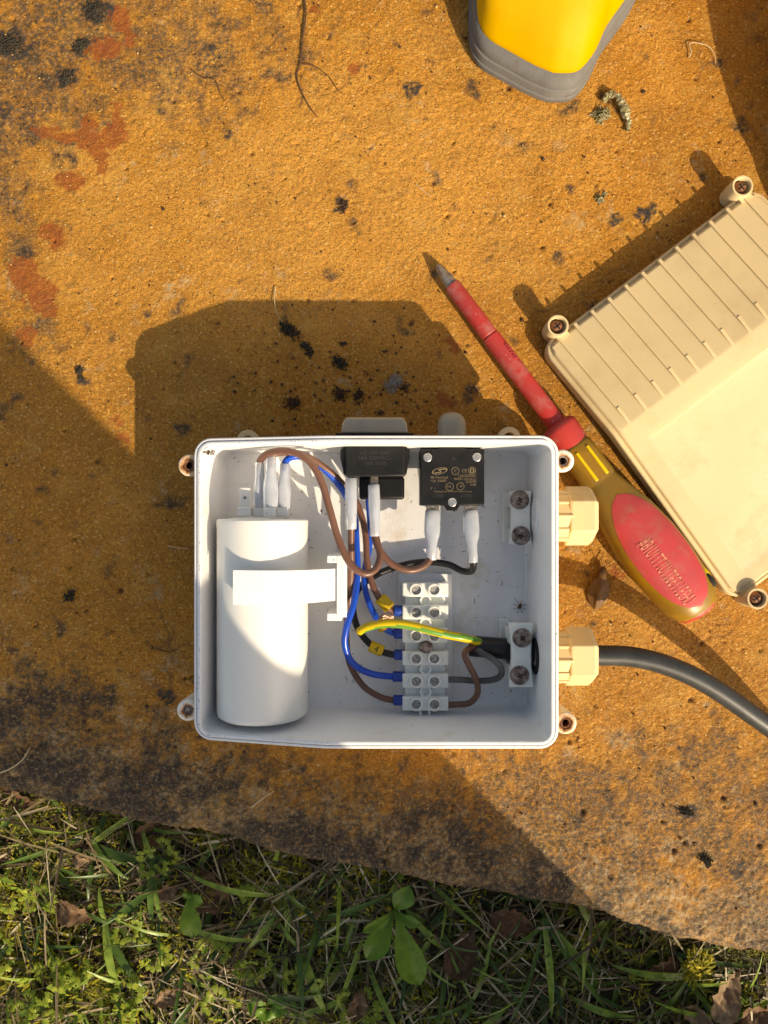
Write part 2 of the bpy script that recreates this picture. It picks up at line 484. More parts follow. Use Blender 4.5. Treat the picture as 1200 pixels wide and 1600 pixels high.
# small round pits, most of them towards the lower right
for k in range(80):
    if k < 42: px_, py_ = random.gauss(980, 150), random.gauss(1290, 110)
    else: px_, py_ = random.uniform(0, 1200), random.uniform(0, 1250)
    r_ = random.choice((1.6, 2.0, 2.4, 2.8, 4.2))
    ii = (np.abs(GX-px_) < 14) & (np.abs(GY-py_) < 14)
    d = np.hypot(GX[ii]-px_, GY[ii]-py_)
    k_ = np.clip((r_ + 1.4 - d)/2.6, 0, 1)
    Z[ii] -= 1.3*k_; crack[ii] = np.maximum(crack[ii], k_*0.8)
sunlit_tone = np.clip(blob(500, 330, 380, 250, 1.0) + blob(760, 230, 260, 160, 0.5) + blob(1000, 960, 160, 120, 0.4) + 0.22*fnoise(shp, 1.0, 40.0, 71) + 0.15*fnoise(shp, 1.0, 14.0, 72), 0, 1)  # brighter sunlit middle of the slab painted into the stone colour, with blotches
grime = np.clip((1.3*np.exp(-(VV/46.0)**1.6) * np.clip(1.1 - (GX-750)/700, 0.25, 1.1) + blob(60, 1130, 150, 130, 0.5) + blob(30, 60, 130, 120, 0.55) + blob(20, 480, 60, 60, 0.4) + 0.0) - 0.92 + 0.44*fnoise(shp, 1.0, 16.0, 73) + 0.30*fnoise(shp, 1.0, 6.0, 74), 0, 1) * 1.7
grime = np.clip(grime, 0, 1)
Z = Z - 0.25*crack + 0.25*tar*np.abs(n4) + 0.04*red

ny, nx = shp
idx = np.arange(ny*nx).reshape(ny, nx)
quads = np.stack([idx[:-1, :-1], idx[:-1, 1:], idx[1:, 1:], idx[1:, :-1]], -1).reshape(-1, 4)
top = np.stack([X, Y, Z], -1).reshape(-1, 3)
# the edge face below the arris
skirt = []
for k, (zz, push) in enumerate(((-13, 0.6), (-26, 1.6), (-40, 3.0), (-70, 4.0))):
    r = top[:nx].copy()
    jag = fnoise((2, nx), 1.0, 5, 50+k)[0] * 0.6
    r[:, 2] = zz; r[:, :2] += (ev[None, :] * (push + jag)[:, None]) if True else 0
    skirt.append(r)
sk = np.concatenate(skirt)
base = ny*nx
rows = [np.arange(nx)] + [base + k*nx + np.arange(nx) for k in range(4)]
sq = [np.stack([rows[k][1:], rows[k][:-1], rows[k+1][:-1], rows[k+1][1:]], -1) for k in range(4)]
AV = np.concatenate([top, sk]) * MM
AF = np.concatenate([quads] + sq)


def np_mesh(name, V, F):
    me = bpy.data.meshes.new(name)
    k = F.shape[1]
    me.vertices.add(len(V)); me.vertices.foreach_set('co', V.astype(np.float32).ravel())
    me.loops.add(len(F)*k); me.loops.foreach_set('vertex_index', F.astype(np.int32).ravel())
    me.polygons.add(len(F)); me.polygons.foreach_set('loop_start', np.arange(0, len(F)*k, k, dtype=np.int32))
    me.update(calc_edges=True)
    me.polygons.foreach_set('use_smooth', np.ones(len(F), bool))
    return me


def attr(me, name, arr):
    a = me.attributes.new(name, 'FLOAT', 'POINT')
    a.data.foreach_set('value', arr.astype(np.float32).ravel())


me = np_mesh('stone_slab', AV, AF)
def ext(a): return np.concatenate([a.ravel()] + [a[0]]*4)
attr(me, 'lichen', ext(lichen)); attr(me, 'red', ext(red)); attr(me, 'pale', ext(pale)); attr(me, 'tar', ext(tar)); attr(me, 'crack', ext(crack)); attr(me, 'sunlit_tone', ext(sunlit_tone)); attr(me, 'grime', ext(grime))


def slab_material():
    m, nt, b, out = nodes('ochre_stone')
    tc = nt.nodes.new('ShaderNodeTexCoord').outputs['Object']
    def at(n):
        a = nt.nodes.new('ShaderNodeAttribute'); a.attribute_name = n; return a.outputs['Fac']
    big = ramp01(nt, noise(nt, tc, 9, 5, 0.6), 0.3, 0.7)
    mid = ramp01(nt, noise(nt, tc, 70, 5, 0.6), 0.3, 0.7)
    fine = noise(nt, tc, 620, 4, 0.7)
    c = mixc(nt, big, (0.44, 0.174, 0.013), (0.36, 0.152, 0.018))
    c = mixc(nt, math_n(nt, 'MULTIPLY', mid, 0.5), c, (0.48, 0.196, 0.008))
    c = mixc(nt, math_n(nt, 'MULTIPLY', at('sunlit_tone'), 0.75), c, (0.60, 0.278, 0.045))
    brownish = ramp01(nt, noise(nt, tc, 22, 7, 0.7), 0.48, 0.70)
    c = mixc(nt, math_n(nt, 'MULTIPLY', brownish, 0.55), c, (0.24, 0.102, 0.014))
    c = mixc(nt, math_n(nt, 'MULTIPLY', ramp01(nt, fine, 0.52, 0.66), 0.85), c, (0.66, 0.37, 0.085))
    c = mixc(nt, math_n(nt, 'MULTIPLY', ramp01(nt, noise(nt, tc, 800, 4, 0.7), 0.52, 0.66), 0.9), c, (0.155, 0.060, 0.007))
    c = mixc(nt, math_n(nt, 'MULTIPLY', speck_mask(nt, tc, 420, 0.24, 0.86), 0.5), c, (0.70, 0.50, 0.24))
    c = mixc(nt, math_n(nt, 'MULTIPLY', speck_mask(nt, tc, 110, 0.055, 0.82), 0.85), c, (0.10, 0.035, 0.012))
    c = mixc(nt, math_n(nt, 'MULTIPLY', ramp01(nt, noise(nt, tc, 36, 6, 0.7), 0.54, 0.72), 0.45), c, (0.56, 0.33, 0.075))
    pl = math_n(nt, 'MULTIPLY', at('pale'), ramp01(nt, noise(nt, tc, 480, 5, 0.75), 0.42, 0.60))
    c = mixc(nt, math_n(nt, 'MULTIPLY', pl, 0.9), c, (0.46, 0.35, 0.20))
    li = math_n(nt, 'MULTIPLY', at('lichen'), ramp01(nt, noise(nt, tc, 430, 6, 0.8), 0.38, 0.56))
    lcol = mixc(nt, ramp01(nt, noise(nt, tc, 190, 4), 0.4, 0.65), (0.050, 0.033, 0.017), (0.120, 0.082, 0.050))
    c = mixc(nt, math_n(nt, 'MULTIPLY', li, 0.92), c, lcol)
    gr = math_n(nt, 'MULTIPLY', at('grime'), ramp01(nt, noise(nt, tc, 380, 6, 0.8), 0.36, 0.52))
    c = mixc(nt, math_n(nt, 'MULTIPLY', gr, 0.9), c, (0.030, 0.022, 0.015))
    fl = math_n(nt, 'MULTIPLY', math_n(nt, 'MAXIMUM', at('grime'), at('pale')), ramp01(nt, noise(nt, tc, 560, 5, 0.8), 0.56, 0.66))
    c = mixc(nt, math_n(nt, 'MULTIPLY', fl, 0.8), c, (0.42, 0.32, 0.19))
    rd = math_n(nt, 'MULTIPLY', at('red'), ramp01(nt, noise(nt, tc, 500, 5, 0.75), 0.30, 0.50))
    c = mixc(nt, math_n(nt, 'MULTIPLY', rd, 0.9), c, mixc(nt, mid, (0.26, 0.058, 0.008), (0.33, 0.088, 0.010)))
    c = mixc(nt, at('crack'), c, (0.085, 0.036, 0.014))
    c = mixc(nt, at('tar'), c, (0.032, 0.028, 0.024))
    link(nt, c, b.inputs['Base Color'])
    b.inputs['Specular IOR Level'].default_value = 0.4
    b.inputs['Roughness'].default_value = 0.72
    bn = nt.nodes.new('ShaderNodeBump'); bn.inputs['Strength'].default_value = 1.0; bn.inputs['Distance'].default_value = 0.0008
    h = math_n(nt, 'ADD', noise(nt, tc, 750, 4, 0.7), math_n(nt, 'MULTIPLY', noise(nt, tc, 1500, 2), 0.3))
    link(nt, h, bn.inputs['Height']); link(nt, bn.outputs[0], b.inputs['Normal'])
    return m


slab = bpy.data.objects.new('stone_slab', me)
me.materials.append(slab_material())
COL.objects.link(slab)
tag(slab, 'ochre stone paving slab with dark lichen along its grassy edge', kind='structure')

# ------------------------------------------------------------------ ground
gx = np.concatenate([np.array([-30000, -8000, -2500]), np.linspace(-900, 900, 150), np.array([2500, 8000, 30000])])
gy = np.concatenate([np.array([-30000, -8000, -2500]), np.linspace(-1000, 60, 130), np.array([3000, 9000, 30000])])
XX, YY = np.meshgrid(gx, gy)
gz = -52 + 4*fnoise(XX.shape, 8.0, 60, 61) + 2.0*fnoise(XX.shape, 8.0, 25, 62)
gz = np.where(YY > -120, -62, gz)
GV = np.stack([XX, YY, gz], -1).reshape(-1, 3) * MM
gi = np.arange(XX.size).reshape(XX.shape)
GF = np.stack([gi[:-1, :-1], gi[:-1, 1:], gi[1:, 1:], gi[1:, :-1]], -1).reshape(-1, 4)
gme = np_mesh('ground', GV, GF)
gm, nt, b, out = nodes('dark_soil')
tc = nt.nodes.new('ShaderNodeTexCoord').outputs['Object']
c = mixc(nt, ramp01(nt, noise(nt, tc, 60, 6, 0.7), 0.35, 0.65), (0.018, 0.012, 0.006), (0.045, 0.029, 0.013))
c = mixc(nt, ramp01(nt, noise(nt, tc, 25, 5, 0.6), 0.5, 0.7), c, (0.06, 0.062, 0.012))
link(nt, c, b.inputs['Base Color']); b.inputs['Roughness'].default_value = 0.95
gme.materials.append(gm)
ground = bpy.data.objects.new('ground', gme); COL.objects.link(ground)
tag(ground, 'dark soil under grass and moss', kind='structure')


def ground_z(x, y):
    j = int(np.clip(np.searchsorted(gx, x), 0, len(gx)-1)); i = int(np.clip(np.searchsorted(gy, y), 0, len(gy)-1))
    return gz[i, j]


def edge_v(x, y):
    return (x-Em[0])*ev[0] + (y-Em[1])*ev[1]

# ------------------------------------------------------------------ enclosure
ZF = 13.0                                              # inner floor
XL, XR, YB, YT = -91.2, 80.4, -109.0, 35.3             # outer rim
FL = (-83.0, 75.6, -103.0, 31.6)                       # inner floor rectangle


def rim_z(x):
    t = (-27.0 - x) / 64.0
    if t <= -0.06: return 66.0
    s = t if t > 0.06 else (t + 0.06)**2 / 0.24
    return 66.0 - 15.0 * s


def rrect(x0, x1, y0, y1, r, n=7, step=5.0):
    pts = []
    for (cx, cy, a0) in ((x1-r, y0+r, -90), (x1-r, y1-r, 0), (x0+r, y1-r, 90), (x0+r, y0+r, 180)):
        for k in range(n+1):
            a = math.radians(a0 + 90*k/n)
            pts.append((cx + r*math.cos(a), cy + r*math.sin(a)))
    out = []
    for i in range(len(pts)):
        p, q = np.array(pts[i]), np.array(pts[(i+1) % len(pts)])
        out.append(p)
        if (i+1) % (n+1) == 0:
            for k in range(1, 30): out.append(p + (q-p)*k/30)
    return out


def rim_ring(inset, dz, r):
    return [(p[0], p[1], rim_z(p[0]) + dz) for p in rrect(XL+inset, XR-inset, YB+inset, YT-inset, max(r-inset, 1.5))]


def flat_ring(x0, x1, y0, y1, r, z):
    return [(p[0], p[1], z) for p in rrect(x0, x1, y0, y1, r)]


box = thing('enclosure_box', 'open white plastic junction box with wiring, lying on the ochre slab', 'junction box', (-5, -37, 0))
mb = MB()
bw = 0.16
rings_out = [flat_ring(XL+3, XR-3, YB+3, YT-3, 6, 1.0), flat_ring(XL+2.0, XR-2.0, YB+2.0, YT-2.0, 7, 2.0),
             rim_ring(1.3, -7.0, 8.5), rim_ring(0.0, -6.2, 8.5), rim_ring(0.0, -0.5, 8.5), rim_ring(0.25, -0.1, 8.5), rim_ring(0.5, 0.0, 8.5)]
mb.loft(rings_out, True, False, m=0, mfun=lambda i, j: 1 if i < 4 else 0)
mb.loft([rim_ring(0.5, 0.0, 8.5), rim_ring(1.15, 0.0, 8.5), rim_ring(1.25, -1.0, 8.5), rim_ring(1.75, -1.0, 8.5), rim_ring(1.85, 0.35, 8.5),
         rim_ring(2.1, 0.5, 8.5), rim_ring(3.2, 0.5, 8.5), rim_ring(3.5, 0.25, 8.5), rim_ring(3.7, -1.0, 8.5),
         flat_ring(FL[0]-0.5, FL[1]+0.2, FL[2]-0.6, FL[3]+0.2, 5.0, ZF+3.0), flat_ring(FL[0], FL[1], FL[2], FL[3], 4.6, ZF+0.8),
         flat_ring(FL[0]+0.9, FL[1]-0.9, FL[2]+0.9, FL[3]-0.9, 4.2, ZF)], False, True)
body = mb.build('box_body', [M['white'], M['cream']], box, smooth=40)

# screw ears at the rim
for k, (ex, ey, ez, mm_) in enumerate(((295, 727, 47, 'ear_a'), (293, 1110, 47, 'ear_b'), (880, 720, 62, 'ear_b'), (884, 1130, 62, 'ear_a'))):
    c = P(ex, ey, ez)
    mb = MB().loft([[c + np.array([r*math.cos(a), r*math.sin(a), z]) for a in np.linspace(0, 2*math.pi, 28, endpoint=False)]
                    for r, z in ((4.4, -22), (5.3, -1.0), (5.1, -0.3), (4.7, 0), (2.9, 0), (2.4, -0.4), (2.35, -14))], True, True)
    d = -1 if ex < 600 else 1
    mb.box(c + np.array([-d*4.0, 0, -8.6]), (5.5, 7.5, 15.8))
    e = mb.build('screw_ear', M[mm_], box, loc=c, smooth=40)
    mb = MB().loft([[c + np.array([r*math.cos(a), r*math.sin(a), z]) for a in np.linspace(0, 2*math.pi, 20, endpoint=False)]
                    for r, z in ((2.35, -3), (2.35, -0.5), (2.0, -0.35), (1.75, -0.6), (1.6, -8), (0.2, -8.2))], False, True)
    if k == 1:
        mb.lathe(c + np.array([0, 0, -8]), (0, 0, 1), [(0, 1.5), (7.6, 1.5), (8.0, 1.1)], 12)
    mb.build('metal_insert', M['rust'] if k in (0, 3) else M['rusty'], e, smooth=40)
# mounting tabs at the foot of the back wall
for (tx, ty) in ((387, 689), (796, 684)):
    c = P(tx, ty, 8)
    mb = MB().loft([[c + np.array([r*math.cos(a), r*math.sin(a), z]) for a in np.linspace(0, 2*math.pi, 28, endpoint=False)]
                    for r, z in ((6.0, -7.5), (6.0, -0.4), (5.6, 0), (3.2, 0), (2.9, -0.3), (2.9, -7.5))], False, False)
    mb.box(c + np.array([0, -6.0, -4.0]), (9.0, 5.0, 6.6))
    mb.build('mounting_tab', M['cream'], box)

# cable glands
def gland(cy_px, zc):
    c = P(905, cy_px, zc); y, z = c[1], c[2]
    mb = MB()
    mb.lathe((79, y, z), (1, 0, 0), [(0, 13.2), (1, 13.4), (12, 13.4)], 10, phase=math.pi/10)
    for a in (60, 90, 120, 150, 30):
        mb.box((86, y + 13.1*math.cos(math.radians(a)), z + 13.1*math.sin(math.radians(a))), (12.5, 1.4, 1.4))
    g = mb.build('cable_gland', M['cream'], box, bevel=0.4, smooth=30)
    mb = MB()
    mb.lathe((90.5, y, z), (1, 0, 0), [(0, 14.2), (0.8, 15.0), (12.0, 15.0), (14.2, 13.2), (15.2, 9.5), (15.2, 6.2), (13.0, 6.0)], 6, phase=0.0, up=(0, 0, 1))
    mb.build('gland_nut', M['cream'], g, bevel=0.8, smooth=30)
    return y, z
GY1, GZ1 = gland(806, 33)
GY2, GZ2 = gland(1025, 33)
# grommets inside the wall
for gy_ in (GY1, GY2):
    MB().lathe((76.9, gy_, 33), (-1, 0, 0), [(0, 9.2), (1.3, 9.2), (1.6, 8.4), (1.6, 5.8), (-1, 5.8)], 24).build('gland_washer', M['dark'] if gy_ == GY2 else M['white'], box)

# cable clamps screwed to the floor
def clamp(x0, x1, y0, y1, s1, s2, zt, hump):
    """nylon saddle from two corner pixels"""
    a, b = P(x0, y1, zt), P(x1, y0, zt)
    mb = MB()
    n = 14
    prof = []
    for k in range(n+1):
        t = k/n
        yy = a[1] + (b[1]-a[1])*t
        prof.append((yy, zt - 0.4 + hump*math.sin(math.pi*t)**2 * 0.5))
    w = b[0]-a[0]
    rings = []
    for yy, zz in prof:
        t = (yy-a[1])/(b[1]-a[1])
        wx = 0.82 + 0.18*abs(2*t-1)**2
        xc = (a[0]+b[0])/2
        rings.append([(xc-w/2*wx, yy, zz-4.2), (xc+w/2*wx, yy, zz-4.2), (xc+w/2*wx, yy, zz-0.5), (xc+w/2*wx-0.5, yy, zz), (xc-w/2*wx+0.5, yy, zz), (xc-w/2*wx, yy, zz-0.5)])
    mb.loft(rings)
    for s in (s1, s2):
        q = P(s[0], s[1], zt)
        mb.span(a[0]+0.6, b[0]-0.6, q[1]-3.6, q[1]+3.6, ZF, zt-4.0)
    mb.span(a[0]-1.8, a[0]+3.2, a[1]+0.5, b[1]-0.5, ZF-0.2, ZF+5.0)
    cl = mb.build('cable_clamp', M['nylon'], box, bevel=0.35, smooth=30)
    for s in (s1, s2):
        q = P(s[0], s[1], zt)
        mb = MB().lathe(q + np.array([0, 0, -0.6]), (0, 0, 1), [(0, 4.6), (0.5, 4.9), (1.1, 4.5), (1.8, 3.2), (2.05, 1.2)], 22)
        sc = mb.build('screw', M['rusty'], cl, smooth=50)
        mb = MB()
        an = random.uniform(0, 1.5)
        for da in (0, math.pi/2):
            u = np.array([math.cos(an+da), math.sin(an+da), 0]); w_ = np.array([-u[1], u[0], 0])
            mb.box(q + np.array([0, 0, 1.2]), (3.2, 0.85, 0.75), (u, w_, np.array([0, 0, 1])))
        mb.build('cross_slot', M['pebble'], sc, smooth=0, bevel=0.15)
    return cl
clamp(796, 832, 767, 850, (812, 781), (814, 837), 29, 0.5)
clamp(796, 834, 974, 1074, (816, 997), (812, 1055), 38, 1.2)

# strap bracket beside the capacitor, with the strap over it
mb = MB()
za = 46.0
a, b_ = P(526, 868, za), P(541, 970, za)
mb.span(a[0], a[0]+2.6, b_[1], a[1], ZF, za)
mb.span(a[0]+2.6, b_[0], b_[1]+1.0, a[1]-1.0, ZF, za-5)
c1 = P(511, 868, za)
mb.span(c1[0], a[0], a[1]-3.6, a[1], ZF, za)
mb.span(c1[0], a[0], b_[1], b_[1]+3.6, ZF, za)
mb.build('strap_bracket', M['white'], box, bevel=0.3, smooth=30)
mb = MB()
ringsU, prof = [], [(-22.8, 44.0, 0), (-25.5, 46.5, 0), (-31, 51.5, 0.05), (-38, 56.8, 0.15), (-44, 59.6, 0.2), (-52, 61.3, 0.25), (-61, 61.9, 0.3), (-70.3, 61.6, 0.3)]
pt, pb = P(526, 889, 46), P(526, 939, 46)
for x, z, f in prof:
    t = (-22.8 - x) / 47.5
    yt_ = pt[1] + (P(365, 891, 61.6)[1] - pt[1]) * t
    yb_ = pb[1] + (P(365, 945, 61.6)[1] - pb[1]) * t
    ym = (yt_+yb_)/2
    ringsU.append([(x, yt_, z), (x, ym, z+f), (x, yb_, z-f), (x, yb_, z-f-0.7), (x, ym, z+f-0.7), (x, yt_, z-0.7)])
mb.loft(ringsU)
mb.build('strap', M['white'], box, smooth=25)

# switch boot and reset cap on the outside of the back wall
y0 = YT - 1.5
mb = MB().span(P(512, 0, 40)[0], P(655, 0, 40)[0], y0, y0+2.6, 22, 52.5)
pl = mb.build('switch_plate', M['cream'], box, bevel=0.5)
MB().span(P(526, 0, 40)[0], P(645, 0, 40)[0], y0+2.6, y0+4.2, 25, 50).build('gasket', M['black'], pl, bevel=0.4)
mb = MB()
xa, xb = P(534, 0, 42)[0], P(637, 0, 42)[0]
mb.loft([[(xa+i, y, 28+i), (xb-i, y, 28+i), (xb-i, y, 49.5-i), (xa+i, y, 49.5-i)] for i, y in ((0, y0+4.2), (0.6, y0+9.0), (2.2, y0+12.2))])
mb.build('rocker_boot', M['boot_clear'], pl, bevel=1.0, bseg=3)
c = P(706, 672, 40)
MB().lathe((c[0], y0-0.5, 40), (0, 1, 0), [(0, 11), (2.8, 11), (2.9, 7.0), (10, 7.0), (12.5, 6.4), (14.6, 4.8), (15.8, 2.2), (16.0, 0.3)], 24).build('reset_button_cap', M['boot_clear'], box, smooth=50)

# moulded ejector rings on the floor
for (cx_, cy_, r_) in ((380, 738, 6.5), (800, 900, 6.5), (540, 1085, 6.5)):
    c = P(cx_, cy_, ZF)
    MB().loft([[c + np.array([r*math.cos(t), r*math.sin(t), z]) for t in np.linspace(0, 2*math.pi, 32, endpoint=False)] for r, z in ((r_, -0.05), (r_-0.1, 0.16), (r_-0.45, 0.16), (r_-0.5, -0.05))], False, False).build('moulding_ring', M['white'], box)

# ------------------------------------------------------------------ capacitor
cap = thing('capacitor', 'fat white cylindrical capacitor lying along the left wall inside the box', 'capacitor', (-60.8, -52, ZF))
cx0, cz0, R0 = -60.6, ZF + 22.6, 22.5
MB().lathe((cx0, -101.8, cz0), (0, 1, 0), [(0, 19.0), (0.4, 20.5), (1.6, 22.1), (3.2, R0), (94.0, R0), (95.0, R0+0.15), (97.6, R0+0.15), (98.3, R0-0.5), (98.4, 18.2)], 64, cap1=False).build('shell', M['cap'], cap, smooth=40)
MB().lathe((cx0, -4.2, cz0), (0, 1, 0), [(0, R0-0.9), (0.5, R0-1.1), (0.8, 17.0), (1.3, 15.0), (1.4, 14.0)], 48).build('end_cap', M['cap'], cap, smooth=40)
posts = ((383, 45), (405, 42), (422, 47), (442, 43))
for px_, z in posts:
    x = P(px_, 0, z)[0]
    if px_ == 383:
        mb = MB().span(x-3.2, x+3.2, -2, 2.4, z-3, z+2.4)
        mb.build('terminal_post', M['cap'], cap, bevel=0.5)
        mb = MB().span(x-2.5, x+2.5, 2.0, 11.8, z-0.5, z+0.5)
        t_ = mb.build('spade_terminal', M['cap'], cap, bevel=0.3)
        MB().lathe((x, 7.0, z+0.45), (0, 0, 1), [(0, 1.0), (0.14, 1.0)], 4).build('terminal_hole', M['tin'], t_, smooth=0)
    else:
        MB().span(x-2.9, x+2.9, -2.5, 2.2, z-3, z+2.6).build('terminal_post', M['cap'], cap, bevel=0.6)


def sleeve(parent, p0, p1, w=3.9, t=2.4, r=2.2, up=(0, 0, 1), name='sleeve'):
    p0, p1 = np.array(p0, float), np.array(p1, float)
    d = p1 - p0; L = np.linalg.norm(d); d /= L
    up = np.array(up, float); w_ = up - d*np.dot(up, d); w_ /= np.linalg.norm(w_); u = np.cross(d, w_)
    rings = []
    for s, a, b in ((0, w*0.88, t*0.85), (0.015, w*0.96, t*0.97), (0.1, w, t), (0.38, w*1.04, t*1.12), (0.5, w*0.98, t*1.25), (0.62, r*1.18, r*1.18), (0.74, r*1.08, r*1.05), (0.985, r*1.1, r*1.1), (1.0, r*0.95, r*0.95)):
        rings.append([p0 + d*L*s + a*math.cos(2*math.pi*j/20)*u + b*math.sin(2*math.pi*j/20)*w_ for j in range(20)])
    return MB().loft(rings).build(name, M['sleeve'], parent, smooth=50)


def ferrule(parent, px_, py_, z=25.0, ang=0.0):
    c = P(px_, py_, z)
    d = np.array([math.cos(ang), math.sin(ang), 0])
    return MB().lathe(c - d*2.2, d, [(0, 2.3), (0.3, 2.75), (5.6, 2.7), (6.4, 2.3), (6.5, 1.6)], 14).build('crimp_sleeve', M['ferrule'], parent)


def marker(parent, a, b, z, w=2.7, digit=None):
    """yellow slip-on wire marker between two pixels"""
    p, q = P(a[0], a[1], z), P(b[0], b[1], z)
    d = (q-p)/np.linalg.norm(q-p)
    up = np.array([0, 0, 1.0]); side = np.cross(up, d)
    L = np.linalg.norm(q-p)
    rings = []
    for s in (0, 0.5, 1.0):
        ring = []
        for j in range(14):
            t = 2*math.pi*j/14
            k = 1.0 + 0.10*abs(math.cos(t*2))
            ring.append(p + d*L*s + w*k*(math.cos(t)*side + 0.9*math.sin(t)*up))
        rings.append(ring)
    o = MB().loft(rings).build('wire_marker', M['tagy'], parent, bevel=0.2)
    if digit:
        text(digit, 'marker_digit', M['dark'], o, (p+q)/2 + up*(w*0.9+0.12), 4.4, (d*1.0, np.cross(up, d), up) if d[0] > 0 else None, 0.06)
    return o


def wire(name, label, cat, pts, mat, r=1.65, parts=True):
    pp = [P(*q) for q in pts]
    root = thing(name, label, cat, np.mean(pp, axis=0), 'wires inside the junction box')
    MB().tube(pp, r, 12, smooth=8).build('insulation', mat, root, smooth=60)
    return root


# brown loop, capacitor to switch
w1 = wire('brown_wire', 'brown wire looping from the capacitor over to the rocker switch in a deep U', 'wire',
          [(405, 735, 43), (407, 719, 45), (418, 709, 49), (440, 705, 53), (465, 709, 55), (486, 724, 55), (502, 752, 54), (515, 795, 53), (528, 840, 52), (546, 879, 52), (568, 896, 51), (586, 890, 49), (594, 870, 46), (590, 850, 44), (586, 832, 43)], M['brown'], 1.75)
sleeve(w1, P(404.5, 797, 42), P(406, 722, 44), 3.0)
sleeve(w1, P(584, 757, 43), P(586, 838, 43), 2.9, 2.3, 2.35)
w2 = wire('brown_wire', 'short brown wire sagging between the rocker switch and the circuit breaker', 'wire',
          [(584.5, 828, 43.2), (587, 846, 42.5), (595, 862, 42), (612, 881, 41), (638, 891, 40), (660, 886, 38), (672, 874, 37), (675, 862, 36)], M['brown'], 1.7)
sleeve(w2, P(676, 797, 37), P(674, 875, 36), 3.9, 2.5, 2.5)
w3 = wire('brown_wire', 'brown wire from the capacitor passing under the switch to a yellow marked terminal', 'wire',
          [(422, 730, 46), (426, 712, 47), (445, 707, 46), (475, 711, 44), (508, 731, 40), (535, 756, 34), (551, 776, 28), (563, 800, 26), (571, 835, 26), (574, 880, 27), (583, 916, 28), (597, 941, 27), (613, 954, 25), (628, 955, 25)], M['brown'])
sleeve(w3, P(422.5, 795, 47), P(423, 713, 47), 3.6, 2.5, 2.4)
ferrule(w3, 622, 954)
marker(w3, (593, 934), (609, 950), 27, 3.0)
w4 = wire('brown_wire', 'brown wire running down from the switch to the lowest terminal', 'wire',
          [(549, 815, 43), (549, 845, 40), (549, 890, 36), (546, 940, 32), (541, 990, 27), (546, 1035, 25), (566, 1070, 25), (592, 1088, 25), (612, 1093.5, 25), (628, 1094, 25)], M['brown'])
sleeve(w4, P(548.5, 747, 44), P(548.5, 827, 43), 2.9, 2.3, 2.5)
ferrule(w4, 621, 1094)
w5 = wire('blue_wire', 'bright blue wire curving from the capacitor to the fifth terminal', 'wire',
          [(444, 735, 43), (446, 722, 44), (456, 714, 45), (480, 715, 43), (510, 736, 39), (537, 768, 34), (553, 805, 31), (557, 850, 32), (558, 900, 34), (553, 942, 38), (542, 978, 40), (539, 1008, 38), (551, 1036, 33), (578, 1052, 27), (612, 1057, 25), (628, 1057, 25)], M['blue'], 1.7)
sleeve(w5, P(442.5, 797, 43), P(445.5, 724, 44), 3.3, 2.4, 2.3)
ferrule(w5, 620, 1057)
w6 = wire('blue_wire', 'blue wire hidden behind the brown ones reaching the third terminal', 'wire',
          [(575, 775, 22), (578, 815, 22), (577, 855, 22), (570, 890, 24), (570, 918, 26), (579, 948, 27), (593, 972, 27), (609, 987, 25), (628, 990, 25)], M['blue'], 1.6)
ferrule(w6, 622, 990)
marker(w6, (590, 966), (601, 984), 26, 2.7)
w7 = wire('black_wire', 'black wire from the circuit breaker to the terminal with the marker numbered 4', 'wire',
          [(739, 862, 36), (740, 880, 34), (737, 892, 29), (722, 892, 25), (700, 882, 22), (665, 878, 20), (630, 883, 20), (592, 896, 20), (562, 918, 20), (552, 945, 20), (556, 974, 21), (570, 998, 22), (590, 1015, 24), (612, 1022.5, 25), (628, 1023, 25)], M['blackw'], 1.75)
sleeve(w7, P(735, 797, 37), P(739, 879, 36), 3.9, 2.5, 2.3)
ferrule(w7, 622, 1023)
marker(w7, (578, 1009), (598, 1018), 25.5, 2.7, '4')
# loose strands by the third terminal
for k in range(9):
    q = [P(592 + random.uniform(-3, 3), 968 + random.uniform(-4, 4), 31), P(600 + random.uniform(-3, 3), 963 + random.uniform(-3, 4), 33 + random.uniform(-1, 1)), P(612 + random.uniform(-3, 6), 962 + random.uniform(-4, 8), 31)]
    MB().tube(q, 0.22, 5, smooth=4).build('bare_strand', M['copper'], w6)

# earth wire with its green stripe, loose end
ew_p = [P(*q) for q in ((560.5, 988, 33), (567, 983, 35), (580, 978, 37), (606, 974, 39), (640, 977, 39), (672, 985, 38), (700, 992, 36), (722, 996, 34), (744, 1002, 29), (754, 1006, 26))]
ew = thing('earth_wire', 'green and yellow striped earth wire with a loose cut end across the terminal block', 'wire', np.mean(ew_p, axis=0), 'wires inside the junction box')
cps = catmull(ew_p, 8)
MB().tube(cps, lambda t: 2.15 if t > 0.04 else 1.5 + 0.65*math.sqrt(t/0.04), 18, mfun=lambda i, j: 1 if (j + 12 + i // 9) % 18 in (1, 2, 3, 10, 11) else 0).build('striped_insulation', [M['earth_y'], M['earth_g']], ew, smooth=60)

c1_ = wire('black_wire', 'dark grey core folded back from the cable end into the fifth terminal', 'wire',
           [(738, 1011, 26), (752, 1019, 31), (775, 1034, 33), (784, 1048, 31), (777, 1060, 29), (750, 1064, 27), (720, 1062, 26), (690, 1062, 25)], M['core'], 1.6)
c2_ = wire('brown_wire', 'brown core looping out of the cable end into the lowest terminal', 'wire',
           [(747, 1009, 26), (735, 1012, 31), (726, 1022, 35), (733, 1040, 35), (744, 1062, 33), (746, 1083, 30), (734, 1098, 27), (712, 1101, 26), (690, 1101, 25)], M['brown'], 1.6)

